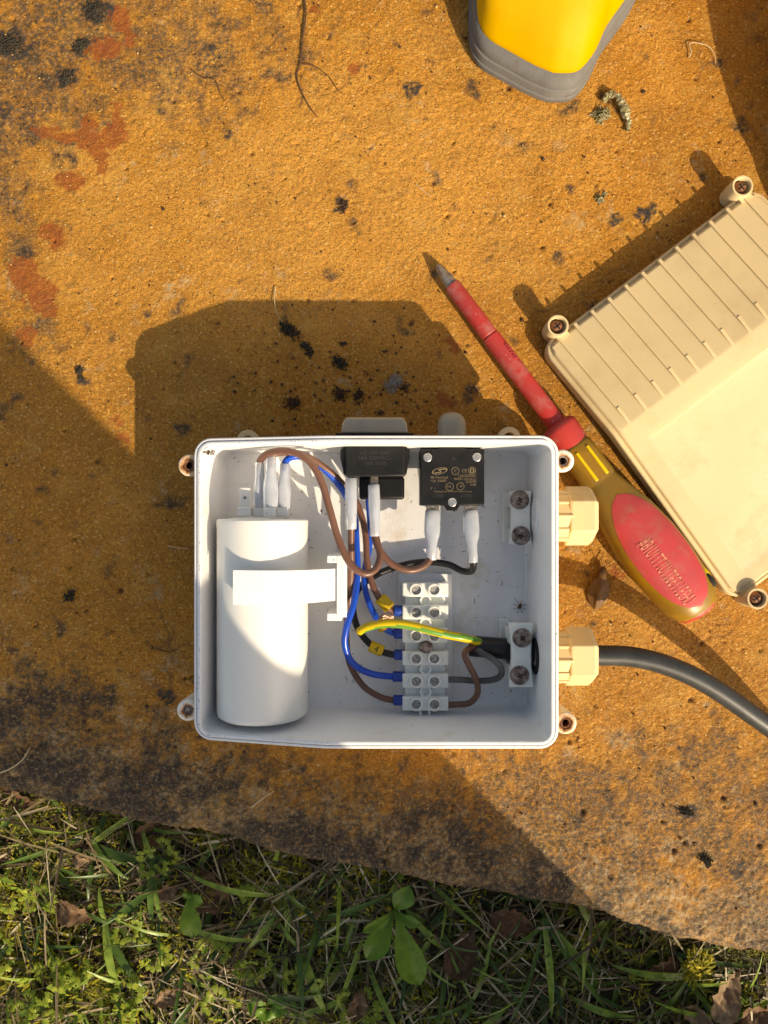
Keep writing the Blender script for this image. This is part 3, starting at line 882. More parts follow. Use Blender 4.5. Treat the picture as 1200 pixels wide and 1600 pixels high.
# supply cable
cb_p = [P(*q) for q in ((745, 1010, 25), (780, 1014, 24), (815, 1018, 24.5), (850, 1021, 30), (885, 1022.5, 33), (935, 1024, 33), (985, 1026, 33.5), (1040, 1039, 33.5), (1100, 1066, 32.5), (1166, 1110, 30), (1235, 1165, 26), (1325, 1275, 17), (1400, 1400, 8))] + [np.array(q) for q in ((295, -290, 5.5), (300, -420, -20), (330, -560, -40))]
cbl = thing('supply_cable', 'thick dark grey cable leaving the lower gland and curving off to the right', 'cable', P(1000, 1030, 0))
MB().tube(cb_p, 5.1, 20, smooth=8).build('jacket', M['cable'], cbl, smooth=60)
# cut mouth of the jacket, slit open
m0 = P(744, 1010, 25)
MB().lathe(m0, (1, -0.08, 0), [(-3.2, 5.3), (0, 5.45), (18, 5.35), (27, 5.3)], 18, cap0=False).build('cut_jacket_end', M['blackw'], cbl)

# ------------------------------------------------------------------ rocker switch
sw = thing('rocker_switch', 'black rocker switch body hanging inside from the top wall of the box', 'switch', P(586, 740, ZF))
zt = 50.0
xa, xb = P(540, 0, zt)[0], P(632, 0, zt)[0]
yw = FL[3] + 0.6
yl = P(0, 744, zt)[1]
mb = MB().span(xa, xb, yl, yw, 23, zt)
bd = mb.build('switch_body', M['black'], sw, bevel=0.6)
for s, x in ((-1, xa), (1, xb)):                       # snap-in wings
    mb = MB()
    xo = x + s*2.6
    mb.loft([[(x-s*0.3, yw, zz), (xo, yw-2.0, zz), (xo+s*0.2, yw-5.5, zz), (x + s*1.0, yl+1.0, zz), (x-s*0.3, yl+0.4, zz), ] for zz in (28, zt-2.0)])
    mb.build('retaining_wing', M['black'], sw, bevel=0.3)
x2a, x2b = P(561, 0, 36)[0], P(632, 0, 36)[0]
y2 = P(0, 780, 36)[1]
MB().span(x2a, x2b, y2, yl+0.2, 18, 36).build('terminal_housing', M['black'], sw, bevel=1.2, bseg=3)
for px_ in (549, 585):
    c = P(px_, 752, 43.5)
    MB().span(c[0]-1.8, c[0]+1.8, c[1]-3.0, yl+0.3, 43.1, 43.9).build('spade_terminal', M['tin'], sw)
for r_, (y_, n_) in enumerate(((P(0, 708, zt)[1], 9), (P(0, 716, zt)[1], 11), (P(0, 724, zt)[1], 8))):
    body_ = ('HZ CM QA7', '16A 250VAC~', '10A T105')[r_]
    text(body_, 'moulded_lettering', M['emboss'], sw, (P(586, 0, zt)[0], y_, zt+0.02), 2.3, None, 0.06, sx=1.2)

# ------------------------------------------------------------------ circuit breaker
br = thing('circuit_breaker', 'square black circuit breaker with gold print and silver rivets on the top wall', 'circuit breaker', P(706, 745, ZF))
zb = 44.0
xa, xb = P(656.5, 0, zb)[0], P(757, 0, zb)[0]
ya, yb = P(0, 790, zb)[1], P(0, 701, zb)[1]
MB().span(xa, xb, ya, yb, 29, zb).build('case', M['black'], br, bevel=0.7)
MB().span(P(684, 0, zb)[0], P(727, 0, zb)[0], yb-0.5, yw, 30, zb+0.6).build('neck', M['black'], br, bevel=0.2)
# raised cover edge round the corner rivets
mb = MB()
poly = [(xa+5.4, yb-0.3), (xa+5.4, yb-4.2), (xa+3.6, yb-6.0), (xa+0.3, yb-6.0), (xa+0.3, ya+0.4), (xb-0.3, ya+0.4), (xb-0.3, yb-6.0), (xb-3.6, yb-6.0), (xb-5.4, yb-4.2), (xb-5.4, yb-0.3)]
mb.prism(poly[::-1], zb-0.5, zb+0.7)
cov = mb.build('cover', M['black'], br, bevel=0.3)
hx = P(706.5, 784, zb)
MB().lathe((hx[0], hx[1], zb-3), (0, 0, 1), [(0, 5.0), (2.9, 5.0), (3.2, 4.7)], 6, phase=math.pi/6).build('rivet_boss', M['black'], br, bevel=0.3)
for (rx, ry, rr) in ((668, 715, 2.1), (745, 714.5, 2.1), (706.5, 785, 2.1)):
    c = P(rx, ry, zb)
    MB().lathe((c[0], c[1], zb-0.1), (0, 0, 1), [(0, rr+0.7), (0.25, rr+0.7), (0.3, rr)], 20).build('rivet_seat', M['dark'], br)
    MB().lathe((c[0], c[1], zb), (0, 0, 1), [(0, rr), (0.75, rr), (1.0, rr-0.35)], 20).build('rivet', M['zinc'], br)
for px_ in (676, 735):
    c = P(px_, 793, 38)
    t_ = MB().span(c[0]-3.2, c[0]+3.2, c[1]-5, ya+0.5, 37.5, 38.4).build('spade_terminal', M['tin'], br, bevel=0.15)
    MB().lathe((c[0], P(0, 789.5, 38)[1]+0.2, 38.3), (0, 0, 1), [(0, 1.3), (0.4, 1.2)], 16).build('terminal_dimple', M['zinc'], t_)
zp = zb + 0.72
def bt(body_, px_, py_, size, sx=1.0, al='CENTER', mat='print'):
    c = P(px_, py_, zp)
    text(body_, 'printed_line', M[mat], cov, (c[0], c[1], zp), size, None, 0.03, al, sx)
bt('A', 708.5, 717, 2.2, 1.0, 'CENTER', 'emboss')
bt('12A/250VAC', 744.5, 743.5, 1.75, 0.95, 'RIGHT')
bt('50VDC CLCULC1', 744.5, 748.5, 1.6, 0.9, 'RIGHT')
bt('CL0278S', 744.5, 752.7, 1.6, 0.9, 'RIGHT')
bt('0108', 743.5, 757.5, 1.5, 0.9, 'RIGHT')
bt('98-Overload', 672.5, 746, 1.75, 0.95, 'LEFT')
bt('12A  KE007', 672.5, 751.5, 1.7, 0.95, 'LEFT')
bt('V  ~', 672.5, 763, 1.6, 0.95, 'LEFT')
bt('Zhejiang Dafei Overload Protector Co.,Ltd', 708, 768, 1.05, 1.0)
bt('LINE', 687, 774.5, 2.0, 1.0, 'CENTER', 'emboss')
bt('LOAD', 729, 774.5, 2.0, 1.0, 'CENTER', 'emboss')
bt('CE', 725.5, 736, 2.2)
bt('C', 711.5, 736, 1.8); bt('UL', 702, 760, 1.8); bt('SP', 720.5, 760, 1.6)
def ring_mark(px_, py_, r, fx=1.0, rot=0.0, th=0.25, zo=0.0):
    c = P(px_, py_, zp)
    pts = [[(c[0] + (rr*fx*math.cos(t)*math.cos(rot) - rr*math.sin(t)*math.sin(rot)), c[1] + (rr*fx*math.cos(t)*math.sin(rot) + rr*math.sin(t)*math.cos(rot)), zp + zo) for t in np.linspace(0, 2*math.pi, 32, endpoint=False)] for rr in (r, r-th)]
    MB().loft(pts, False, False).build('printed_mark', M['print'], cov)
ring_mark(711.5, 736, 1.9); ring_mark(737.5, 735.5, 1.9); ring_mark(737.5, 735.5, 1.2, th=0.6); ring_mark(702.5, 760.5, 2.0); ring_mark(719.5, 760, 1.9, 1.0)
ring_mark(687, 736, 1.55, 2.5, 0.22, 0.28)
c = P(687, 736, zp)
MB().tube([c + np.array(q) for q in ((2.6, 0.95, 0), (0.8, 0.9, 0), (-0.5, 0.45, 0), (0.6, -0.1, 0), (0.3, -0.6, 0), (-2.4, -0.8, 0))], 0.28, 5, smooth=5).build('printed_mark', M['print'], cov)

# ------------------------------------------------------------------ terminal block
tb = thing('terminal_block', 'milky white six way terminal block on a backing plate on the box floor', 'terminal block', P(665, 1010, ZF))
zt = 30.0
a, b_ = P(622, 1112, 17), P(707, 896, 17)
MB().span(a[0], b_[0], a[1], b_[1], ZF-0.2, 17).build('backing_plate', M['white'], tb, bevel=0.5)
x0, x1 = P(629, 0, zt)[0], P(701, 0, zt)[0]
rows = (922, 957.5, 994, 1029.5, 1065, 1101)
ys = [P(0, y, zt)[1] for y in rows]
mb = MB().span(x0+1.4, x1-1.4, ys[-1]-3, ys[0]+3, 17, 24.5)
mb.build('web', M['nylon'], tb, bevel=0.4)
for k, y in enumerate(ys):
    mb = MB().span(x0, x1, y-3.6, y+3.6, 17, zt-1.6)
    mo = mb.build('terminal_module', M['nylon'], tb, bevel=0.5)
    for px_ in (650.5, 679):
        c = P(px_, rows[k], zt)
        cc = np.array([c[0], c[1], 0])
        mb = MB().loft([[cc + np.array([r*math.cos(t), r*math.sin(t), z]) for t in np.linspace(0, 2*math.pi, 22, endpoint=False)] for r, z in ((3.5, zt-2), (3.4, zt+0.1), (3.2, zt+0.3), (2.55, zt+0.3), (2.4, zt), (2.35, zt-1.4))], False, False)
        mb.build('screw_well', M['nylon'], mo, smooth=50)
        mb = MB().lathe(cc + np.array([0, 0, zt-2.2]), (0, 0, 1), [(0, 2.4), (0.9, 2.35), (1.1, 2.1)], 18)
        an = random.uniform(0, 3)
        u = np.array([math.cos(an), math.sin(an), 0]); w_ = np.array([-u[1], u[0], 0])
        mb.build('clamp_screw', M['dullscrew'], mo)
    if k < 5:
        ym_ = (y + ys[k+1]) / 2
        xm_ = P(665, 0, 27)[0]
        mb = MB().loft([[np.array([xm_ + r*math.cos(t), ym_ + r*math.sin(t), z]) for t in np.linspace(0, 2*math.pi, 22, endpoint=False)] for r, z in ((3.2, 24), (3.1, 27.6), (2.9, 27.9), (2.2, 27.9), (2.05, 27.6), (2.0, 25.6), (0.2, 25.5))], False, True)
        mb.build('mounting_post', M['nylon'], tb, smooth=50)
        if k == 2:
            s_ = MB().lathe((xm_, ym_, 27.2), (0, 0, 1), [(0, 3.5), (0.7, 3.7), (1.6, 3.0), (2.1, 1.2)], 20).build('screw', M['rusty'], tb, smooth=50)
            mb = MB()
            for da in (0.4, 0.4 + math.pi/2):
                u = np.array([math.cos(da), math.sin(da), 0]); w_ = np.array([-u[1], u[0], 0])
                mb.box((xm_, ym_, 28.8), (3.4, 0.7, 0.7), (u, w_, np.array([0, 0, 1.0])))
            mb.build('cross_slot', M['dark'], s_, smooth=0)
for px_ in (657, 671):
    c = P(px_, 1115, 28)
    MB().lathe((c[0], ys[-1]-3.6, 25.8), (0, -1, 0), [(0, 0.8), (2.6, 0.8), (3.0, 0.5)], 10).build('snap_prong', M['nylon'], tb)

# ------------------------------------------------------------------ lid
A0 = P(845, 541, 12.5); A0[2] = 0
LU = np.array([0.603, -0.798, 0]); LV = np.array([0.798, 0.603, 0]); LZ = np.array([0, 0, 1.0])
LL, LW = 171.0, 143.0
lid = thing('box_lid', 'yellowed cream box lid with raised ribs lying face up beside the screwdriver', 'lid', A0 + LU*85 + LV*70)
def L3(u, v, z): return A0 + LU*u + LV*v + LZ*z
def lid_z(u):
    if u < 60: return 12.5 + 9.5 * max(u, 0)/60
    return 22.0 - 9.5*(u-60)/(LL-60)
def lring(inset, dz, r, nn=1):
    return [L3(p[0], p[1], max(lid_z(p[0]) + dz, 0.3)) for p in rrect(inset, LL-inset, inset, LW-inset, max(r-inset, 1.5))]
mb = MB().loft([lring(0.6, -12.2, 9), lring(0, -6.5, 9), lring(0, -2.6, 9), lring(0.5, -1.9, 9), lring(1.6, -1.8, 9), lring(1.9, -2.2, 9), lring(2.4, -2.2, 9), lring(2.6, -1.6, 9), lring(3.0, -0.4, 9), lring(3.5, 0.0, 9), lring(4.2, 0.05, 9)], False, False)
# top skin: strips across u following the fold, with a dished panel in the flat half
ul = [4.2, 8, 15, 25, 35, 45, 52, 57, 59, 60, 61, 63, 68, 72.0, 73.0, 74.0, 90, 110, 130, 150, 158.0, 159.0, 160.0, 164, LL-4.2]
vl = [4.2, 7, 13.0, 14.0, 15.0, 30, 50, 71.5, 93, 113, LW-15.0, LW-14.0, LW-13.0, LW-7, LW-4.2]
def dish(u, v):
    a = min(np.clip((u-72)/1.8, 0, 1), np.clip((160-u)/1.8, 0, 1), np.clip((v-13)/1.8, 0, 1), np.clip((LW-13-v)/1.8, 0, 1))
    return -0.3 * a
gridv = [[L3(u, v, lid_z(u) + 0.04 + dish(u, v)) for v in vl] for u in ul]
vv = [q for row in gridv for q in row]
nv = len(vl)
ff, fm = [], []
for i in range(len(ul)-1):
    for j in range(nv-1):
        ff.append((i*nv+j, i*nv+j+1, (i+1)*nv+j+1, (i+1)*nv+j))
mb2 = MB().add(vv, ff)
for q in range(len(ff)):
    i, j = divmod(q, nv-1)
    uc, vc = (ul[i]+ul[i+1])/2, (vl[j]+vl[j+1])/2
    mb2.m[q] = 1 if (72 < uc < 160 and 13 < vc < LW-13) else 0
lb = mb.build('lid_rim', M['lid'], lid, smooth=35)
mb2.build('lid_top', [M['lid'], M['lid_panel']], lid, smooth=30)
nrib = 12
for k in range(nrib):
    v = 10.0 + k * (LW-20.0) / (nrib-1)
    mb = MB()
    h = 1.25
    prof = [(0.8, -0.6), (1.2, h*1.1), (4.6, h), (49.4, h), (49.8, 22.05-lid_z(49.8)), (55, 22.05-lid_z(55)), (60.0, 0.06), (61.5, 0.0)]
    def rr(u, dz, half): return [L3(u, v-half-0.1, lid_z(u)-0.8), L3(u, v+half+0.1, lid_z(u)-0.8), L3(u, v+half, lid_z(u)+dz), L3(u, v-half, lid_z(u)+dz)]
    mb.loft([rr(u, dz, 0.85) for u, dz in prof])
    # the end of each rib levels out into the raised border
    mb.build('rib', M['lid'], lid, smooth=30)
for (u, v) in ((0.0, 12.3), (0.0, LW-9.5), (LL, 9.5), (LL, LW-9.5)):
    zc = 17.5
    c = L3(u - (3.0 if u == 0 else -3.0), v, zc)
    zl = 1.0
    mb = MB().loft([[c + np.array([r*math.cos(t), r*math.sin(t), z]) for t in np.linspace(0, 2*math.pi, 28, endpoint=False)] for r, z in ((5.2, -zc+zl), (5.7, -0.5), (5.4, 0), (4.6, 0), (4.3, -0.4), (4.2, -6.5), (0.3, -6.8))], True, True)
    mb.box(c + LU*(4 if u == 0 else -4) + np.array([0, 0, -9.8]), (7, 7, 11.5), (LU, LV, LZ))
    e = mb.build('screw_ear', M['lid'], lid, smooth=40)
    s_ = MB().lathe(c + np.array([0, 0, -4.6]), (random.uniform(-0.2, 0.2), random.uniform(-0.2, 0.2), 1), [(0, 3.2), (1.6, 3.3), (2.6, 2.9), (3.5, 1.4), (3.6, 0.3)], 18).build('rusty_screw', M['rust'], e, smooth=50)
    mb = MB()
    for da in (0.7, 0.7 + math.pi/2):
        uu_ = np.array([math.cos(da), math.sin(da), 0]); w_ = np.array([-uu_[1], uu_[0], 0])
        mb.box(c + np.array([0, 0, -1.35]), (4.0, 0.8, 0.8), (uu_, w_, LZ))
    mb.build('cross_slot', M['dark'], s_, smooth=0)
c = L3(88, 92, lid_z(88)-0.27)
for r in (3.6, 1.8):
    MB().loft([[c + LU*(q*math.cos(t)) + LV*(q*math.sin(t)) + LZ*zz for t in np.linspace(0, 2*math.pi, 24, endpoint=False)] for q, zz in ((r, 0), (r-0.1, 0.25), (r-0.4, 0.25), (r-0.5, 0))], False, False).build('moulded_mark', M['lid_panel'], lid)

# ------------------------------------------------------------------ screwdriver
T0, T1 = P(683, 415, 7.0), P(1092, 957, 17.5)
sdx = (T1 - T0); SL = np.linalg.norm(sdx); sdx /= SL
scd = thing('screwdriver', 'red shafted screwdriver with an amber and red handle lying against the lid', 'screwdriver', (T0+T1)/2 * np.array([1, 1, 0]))
def sp_(px_, py_):
    """distance along the shaft of a pixel"""
    q = P(px_, py_, 12.0); return float(np.dot((q - T0)[:2], sdx[:2]) / np.dot(sdx[:2], sdx[:2]))
upv = np.cross(np.cross(sdx, (0, 0, 1)), sdx); upv /= np.linalg.norm(upv); sidev = np.cross(sdx, upv)
def sring(t, a, b, n=24, dz=0.0, oct_=False):
    return [T0 + sdx*t + sidev*a*math.cos(2*math.pi*j/n) + upv*(b*math.sin(2*math.pi*j/n)+dz) for j in range(n)]
tb_ = sp_(705, 444)
# four-fluted tip
rings = []
for k, (t, r, fl) in enumerate(((0, 0.9, 0.1), (0.6, 1.5, 0.3), (3.0, 2.4, 0.42), (6.0, 3.1, 0.36), (8.5, 3.5, 0.14), (tb_, 3.6, 0.0), (tb_+2, 3.6, 0))):
    rings.append([T0 + sdx*t + (r*(1 - fl*abs(math.sin(2*a+0.6))**0.7))*(math.cos(a)*sidev + math.sin(a)*upv) for a in np.linspace(0, 2*math.pi, 32, endpoint=False)])
MB().loft(rings).build('steel_tip', M['steel'], scd, smooth=40)
t1, t2 = sp_(764, 524), sp_(876, 660)
MB().loft([sring(t, r, r) for t, r in ((tb_-0.3, 3.7), (tb_, 4.2), (tb_+1.0, 4.5), (t1-0.4, 4.75), (t1, 4.4), (t1+0.5, 4.4), (t1+1.0, 4.95), (t1+2, 5.0), (t2+6, 5.2))]).build('insulated_shaft', M['redp'], scd, smooth=30)
text('1000V', 'shaft_lettering', M['redgrip'], scd, T0 + sdx*(t1+14) + upv*4.6 + sidev*(-2.2), 4.0, (sdx, np.cross(upv, sdx), upv), 0.3)
t3, t4 = sp_(901, 686), sp_(906, 700)
MB().loft([sring(t, a, b) for t, a, b in ((t2-1, 6.5, 6.2), (t2, 8.2, 7.8), (t2+1.4, 9.4, 9.0), (t2+3.5, 9.6, 9.2), (t3-2, 9.2, 8.8), (t3+1.5, 8.7, 8.5), (t3+2.0, 8.0, 8.0))]).build('guard_collar', M['redp'], scd, smooth=40)
t5, t6 = sp_(940, 752), SL - 2.0
mb = MB()
hp = [(t3+1.5, 8.4, 8.2), (t3+3, 9.4, 9.0), (t5-3, 9.6, 9.2), (t5-1, 9.3, 9.0), (t5, 9.5, 9.1), (t5+8, 11.4, 10.6), (t5+22, 15.0, 13.6), (t5+38, 17.0, 15.4), (t5+52, 17.2, 15.8), (t5+66, 16.2, 15.2), (t5+76, 14.8, 14.2), (t6-2.0, 12.6, 12.4), (t6, 11.0, 11.0)]
def soct(t, a, b, n=32):
    out = []
    for j in range(n):
        an = 2*math.pi*j/n
        k = 1.0 - 0.05*math.cos(4*an)**2 * -1
        ca, sa = math.cos(an), math.sin(an)
        q = (abs(ca)**2.6 + abs(sa)**2.6) ** (-1/2.6)
        out.append(T0 + sdx*t + sidev*a*ca*q*0.97 + upv*b*sa*q*0.97)
    return out
dense = []
for i in range(len(hp)-1):
    for k in range(3):
        s_ = k/3; dense.append(tuple(hp[i][q]*(1-s_) + hp[i+1][q]*s_ for q in range(3)))
dense.append(hp[-1])
MB().loft([soct(*q) for q in dense]).build('handle', M['amber'], scd, smooth=45)
# slots in the neck
for so in (-3.6, 3.0):
    MB().box(T0 + sdx*((t3+t5)/2 + 1.5) + sidev*so + upv*8.75, (t5-t3-8, 1.7, 0.9), (sdx, sidev, upv)).build('grip_rib', M['earth_y'], scd, bevel=0.35)
# soft red panel set in the handle's top
def hsec(t):
    for i in range(len(hp)-1):
        if hp[i][0] <= t <= hp[i+1][0]:
            s_ = (t-hp[i][0])/(hp[i+1][0]-hp[i][0]); return hp[i][1]*(1-s_)+hp[i+1][1]*s_, hp[i][2]*(1-s_)+hp[i+1][2]*s_
    return hp[-1][1:]
pa, pb_ = t5+9, t6-4.0
nu, nw = 28, 12
vv, ff = [], []
for i in range(nu+1):
    s_ = i/nu
    t = pa + (pb_-pa)*s_
    a, b = hsec(t)
    half = math.radians(52) * max(1e-3, (1 - abs(2*s_-1)**2.6))**0.5
    for j in range(nw+1):
        an = math.pi/2 + half*(2*j/nw-1)
        ca, sa = math.cos(an), math.sin(an)
        q = (abs(ca)**2.6 + abs(sa)**2.6) ** (-1/2.6)
        lift = 1.012 + 0.02*(1-(2*j/nw-1)**2)*min(1, 8*s_*(1-s_))
        vv.append(T0 + sdx*t + sidev*a*ca*q*0.97*lift + upv*b*sa*q*0.97*lift)
for i in range(nu):
    for j in range(nw): ff.append((i*(nw+1)+j, (i+1)*(nw+1)+j, (i+1)*(nw+1)+j+1, i*(nw+1)+j+1))
panel = MB().add(vv, ff).build('red_grip_panel', M['redgrip'], scd, smooth=60)
# worn pale lettering on the panel
M['wornprint'] = pm('worn_pale_print', (0.66, 0.34, 0.20), 0.7, (0.58, 0.08, 0.07), 500)
glyph = '#BIUITTIUITEEIIEEHU'
for k in range(len(glyph)):
    t = pa + 27 + k*2.05
    a, b = hsec(t)
    an = math.pi/2 - 0.27
    ca, sa = math.cos(an), math.sin(an); q = (abs(ca)**2.6 + abs(sa)**2.6) ** (-1/2.6)
    c = T0 + sdx*t + sidev*a*ca*q*0.99 + upv*(b*sa*q*0.97*1.03 + 0.02)
    nrm = upv*0.985 + sidev*ca*0.4; nrm /= np.linalg.norm(nrm)
    wv = np.cross(nrm, sdx)
    text(glyph[k], 'worn_lettering', M['wornprint'], panel, c, 11.0, (sdx*0.30, wv, nrm), 0.03)
# hanging hole near the butt and red butt plug
hh = T0 + sdx*(t6-14) + sidev*(-12.6) + upv*8.2
MB().lathe(hh, sdx, [(-6.5, 0.4), (-5, 2.0), (0, 2.7), (5, 2.0), (6.5, 0.4)], 16, fx=0.8, fy=0.8).build('hanging_hole_rim', M['earth_y'], scd, smooth=60)
MB().lathe(hh + sdx*2.5 + upv*1.0 + sidev*0.2, sdx, [(-4, 0.2), (-2.5, 1.5), (1, 2.0), (4, 1.4), (5, 0.2)], 14).build('hanging_hole', M['dark'], scd, smooth=60)
MB().loft([sring(t, a, a*0.97) for t, a in ((t6-0.5, 11.0), (t6+0.6, 10.8), (t6+1.8, 9.6), (t6+2.2, 7.5))]).build('butt_plug', M['redp'], scd, smooth=40)

# ------------------------------------------------------------------ rubber boots
def boot(label, dx, dy, rot, group):
    base = [(88, 218), (98, 218), (104, 221), (111, 230), (117, 243), (127, 257), (136, 272), (148, 305), (155, 345), (158, 400), (155, 450), (148, 488), (136, 504), (118, 508),
            (100, 505), (86, 490), (76, 450), (66, 400), (55, 345), (49, 305), (46, 272), (46, 255), (47.5, 244), (53, 236), (65, 229), (77, 222.5)]
    base = catmull([np.array([q[0], q[1], 0]) for q in base] + [np.array([88, 218, 0])], 3)[:-1]
    c0 = np.array([100, 218, 0.0])
    ca, sa = math.cos(rot), math.sin(rot)
    def place(x, y, z):
        x, y = x-c0[0], y-c0[1]
        return (c0[0]+dx + x*ca - y*sa, c0[1]+dy + x*sa + y*ca, z)
    def lev(z, toe, sx, heel=508, xs=0):
        out = []
        for q in base:
            f = (508 - q[1]) / 290.0
            y = heel - f*(heel - toe)
            xc = 102 + xs
            out.append(place(xc + (q[0]-102)*sx, y, z + 0))
        return out
    root = thing('rubber_boot', label, 'boot', (c0[0]+dx, c0[1]+dy+140, 0), group)
    rings = [lev(0.3, 220, 0.97), lev(2, 218, 1.0), lev(5.2, 218, 1.0), lev(5.7, 218.9, 0.985), lev(6.5, 218.9, 0.985), lev(7.0, 218.5, 0.992), lev(10.2, 219.2, 0.99), lev(10.7, 220.2, 0.978), lev(11.4, 220.3, 0.978), lev(12, 220.2, 0.982), lev(15, 222.0, 0.978), lev(17.2, 224.6, 0.966), lev(17.4, 226, 0.955)]
    MB().loft(rings, True, False).build('sole', M['grey_r'], root, smooth=50)
    rings = [lev(15, 226, 0.95), lev(17.9, 225.2, 0.957), lev(19.5, 226.2, 0.952), lev(27, 230, 0.945), lev(34, 237, 0.935), lev(41, 247, 0.915), lev(48, 260, 0.885), lev(54, 276, 0.85), lev(62, 298, 0.81), lev(72, 324, 0.78), lev(84, 348, 0.78), lev(100, 366, 0.80), lev(125, 378, 0.86), lev(180, 380, 0.95), lev(290, 372, 1.05, 515), lev(296, 371, 1.07, 516), lev(296, 375, 1.03, 512), lev(200, 384, 0.9, 505)]
    MB().loft(rings, False, True).build('upper', M['yellow_r'], root, smooth=60)
    return root
boot('yellow rubber boot with a grey toe rand at the top edge of the slab', 0, 4.5, 0, 'pair of yellow boots')
boot('second yellow rubber boot standing just off to the right', 168, -80, 0.0, 'pair of yellow boots')

# ------------------------------------------------------------------ small debris on the slab
def clump(name, label, cat, px_, py_, rx, ry, rot, n, mat, h=3.0, fr=0.3, ln=4.0, group=None):
    """tuft of short fibres and crumbs"""
    c = P(px_, py_, 0)
    mb = MB()
    ca, sa = math.cos(rot), math.sin(rot)
    f1_, f2_ = random.uniform(0, 6), random.uniform(0, 6)
    for k in range(n):
        a = random.uniform(0, 6.28)
        r = random.random()**0.6 * (0.8 + 0.3*math.sin(2*a+f1_) + 0.25*math.sin(5*a+f2_))
        x, y = rx*r*math.cos(a), ry*r*math.sin(a)
        p = c + np.array([x*ca - y*sa, x*sa + y*ca, random.uniform(-0.1, h*(1-r*0.7))])
        d = np.array([random.gauss(0, 1), random.gauss(0, 1), random.gauss(0, 0.4)]); d /= np.linalg.norm(d)
        d2 = d + np.array([random.gauss(0, 0.5), random.gauss(0, 0.5), random.gauss(0, 0.3)])
        l = ln*random.uniform(0.4, 1.0)
        q = [p - d*l/2, p, p + d2*l/2]
        for i_ in q: i_[2] = max(i_[2], 0.05)
        mb.tube(q, lambda t: fr*(1.15 - t*0.6), 4)
    for k in range(n//4):
        a, r = random.uniform(0, 6.28), math.sqrt(random.random())*1.1
        x, y = rx*r*math.cos(a), ry*r*math.sin(a)
        s = random.uniform(0.4, 1.1)*fr*2.4
        p = c + np.array([x*ca - y*sa, x*sa + y*ca, s*0.5])
        mb.lathe(p - np.array([0, 0, s]), (random.gauss(0, .4), random.gauss(0, .4), 1), [(0, s*0.5), (s*0.7, s*1.1), (s*1.6, s*0.5)], 5)
    o = mb.build(name, mat, loc=c, smooth=0)
    return tag(o, label, cat, group)


G = 'dark moss and dirt bits on the slab'
clump('moss_clump', 'largest tuft of black dried moss in the box shadow, trailing a pale thread', 'moss', 452, 516, 6.5, 3.5, -0.9, 90, M['mossblack'], 4.0, group=G)
clump('moss_clump', 'black moss crumb at the lower end of the largest tuft', 'moss', 480, 545, 4.5, 2.2, -0.9, 45, M['mossblack'], 3.0, group=G)
clump('moss_clump', 'round black moss crumb right of the largest tuft in the box shadow', 'moss', 531, 567, 3.8, 4.0, 0.3, 50, M['mossblack'], 3.0, group=G)
clump('moss_clump', 'small black crumb above the round moss crumb in the shadow', 'moss', 536, 537, 1.6, 1.6, 0, 14, M['mossblack'], 2.0, group=G)
clump('moss_clump', 'brown moss crumb in the shadow just above the left mounting tab side of the switch', 'moss', 458, 630, 5.0, 3.0, 0.1, 50, M['pebble'], 2.5, group=G)
clump('moss_clump', 'brown crumb in the shadow right above the rocker boot', 'moss', 530, 615, 4.0, 3.5, 0.7, 40, M['pebble'], 2.5, group=G)
clump('moss_clump', 'rusty brown crumb in shadow left of the white fluff', 'moss', 560, 618, 3.4, 3.0, 0.2, 34, M['pebble'], 2.5, group=G)
clump('fluff_tuft', 'tuft of pale grey fluff in the shadow above the box', 'fluff', 616, 598, 5.5, 4.5, 0.4, 110, M['fluff'], 3.5, 0.16, 5.0)
clump('moss_clump', 'black oblong moss fleck on the shaded slab left of the box', 'moss', 108, 932, 4.6, 2.4, 0.5, 60, M['mossblack'], 1.6, 0.3, 2.6, group=G)
clump('moss_clump', 'black moss fleck near the lower right of the slab', 'moss', 1102, 1343, 4.5, 2.6, -0.6, 50, M['mossblack'], 1.6, group=G)
clump('moss_clump', 'dark moss fleck right of the box above the shadow line', 'moss', 1072, 1268, 5.0, 1.8, -0.3, 40, M['mossblack'], 1.4, group=G)
clump('moss_clump', 'dark speck of dried moss in sun on the left of the slab', 'moss', 125, 582, 1.8, 3.5, 0.2, 30, M['mossblack'], 2.0, group=G)
clump('moss_clump', 'dark moss fleck in sun on the slab above the screwdriver', 'moss', 537, 322, 2.2, 3.8, 0.1, 30, M['pebble'], 2.2, group=G)
clump('moss_clump', 'olive green moss crumb beside the curled dropping near the boot', 'moss', 940, 180, 4.3, 4.8, 0, 120, M['drop'], 3.4, 0.3, 2.6)
clump('moss_clump', 'tiny green moss sprig on the sunny slab above the lid', 'moss', 938, 311, 2.0, 4.0, -0.5, 26, M['drop'], 2.0, 0.4, 3.0)
for (cx_, cy_, r_, lb) in ((16, 70, 7, 'crusty black lump at the left edge near the top corner'), (148, 16, 7, 'crusty black lump at the top edge left of the red splash'),
                           (126, 72, 4, 'small black crust below the topmost black lump'), (104, 122, 4.4, 'black crust above the red paint splash')):
    clump('lichen_crust', lb, 'lichen', cx_, cy_, r_, r_*0.9, 0.4, int(26*r_), M['mossblack'], 1.4, 0.32, 2.0, 'black crusts in the upper left')

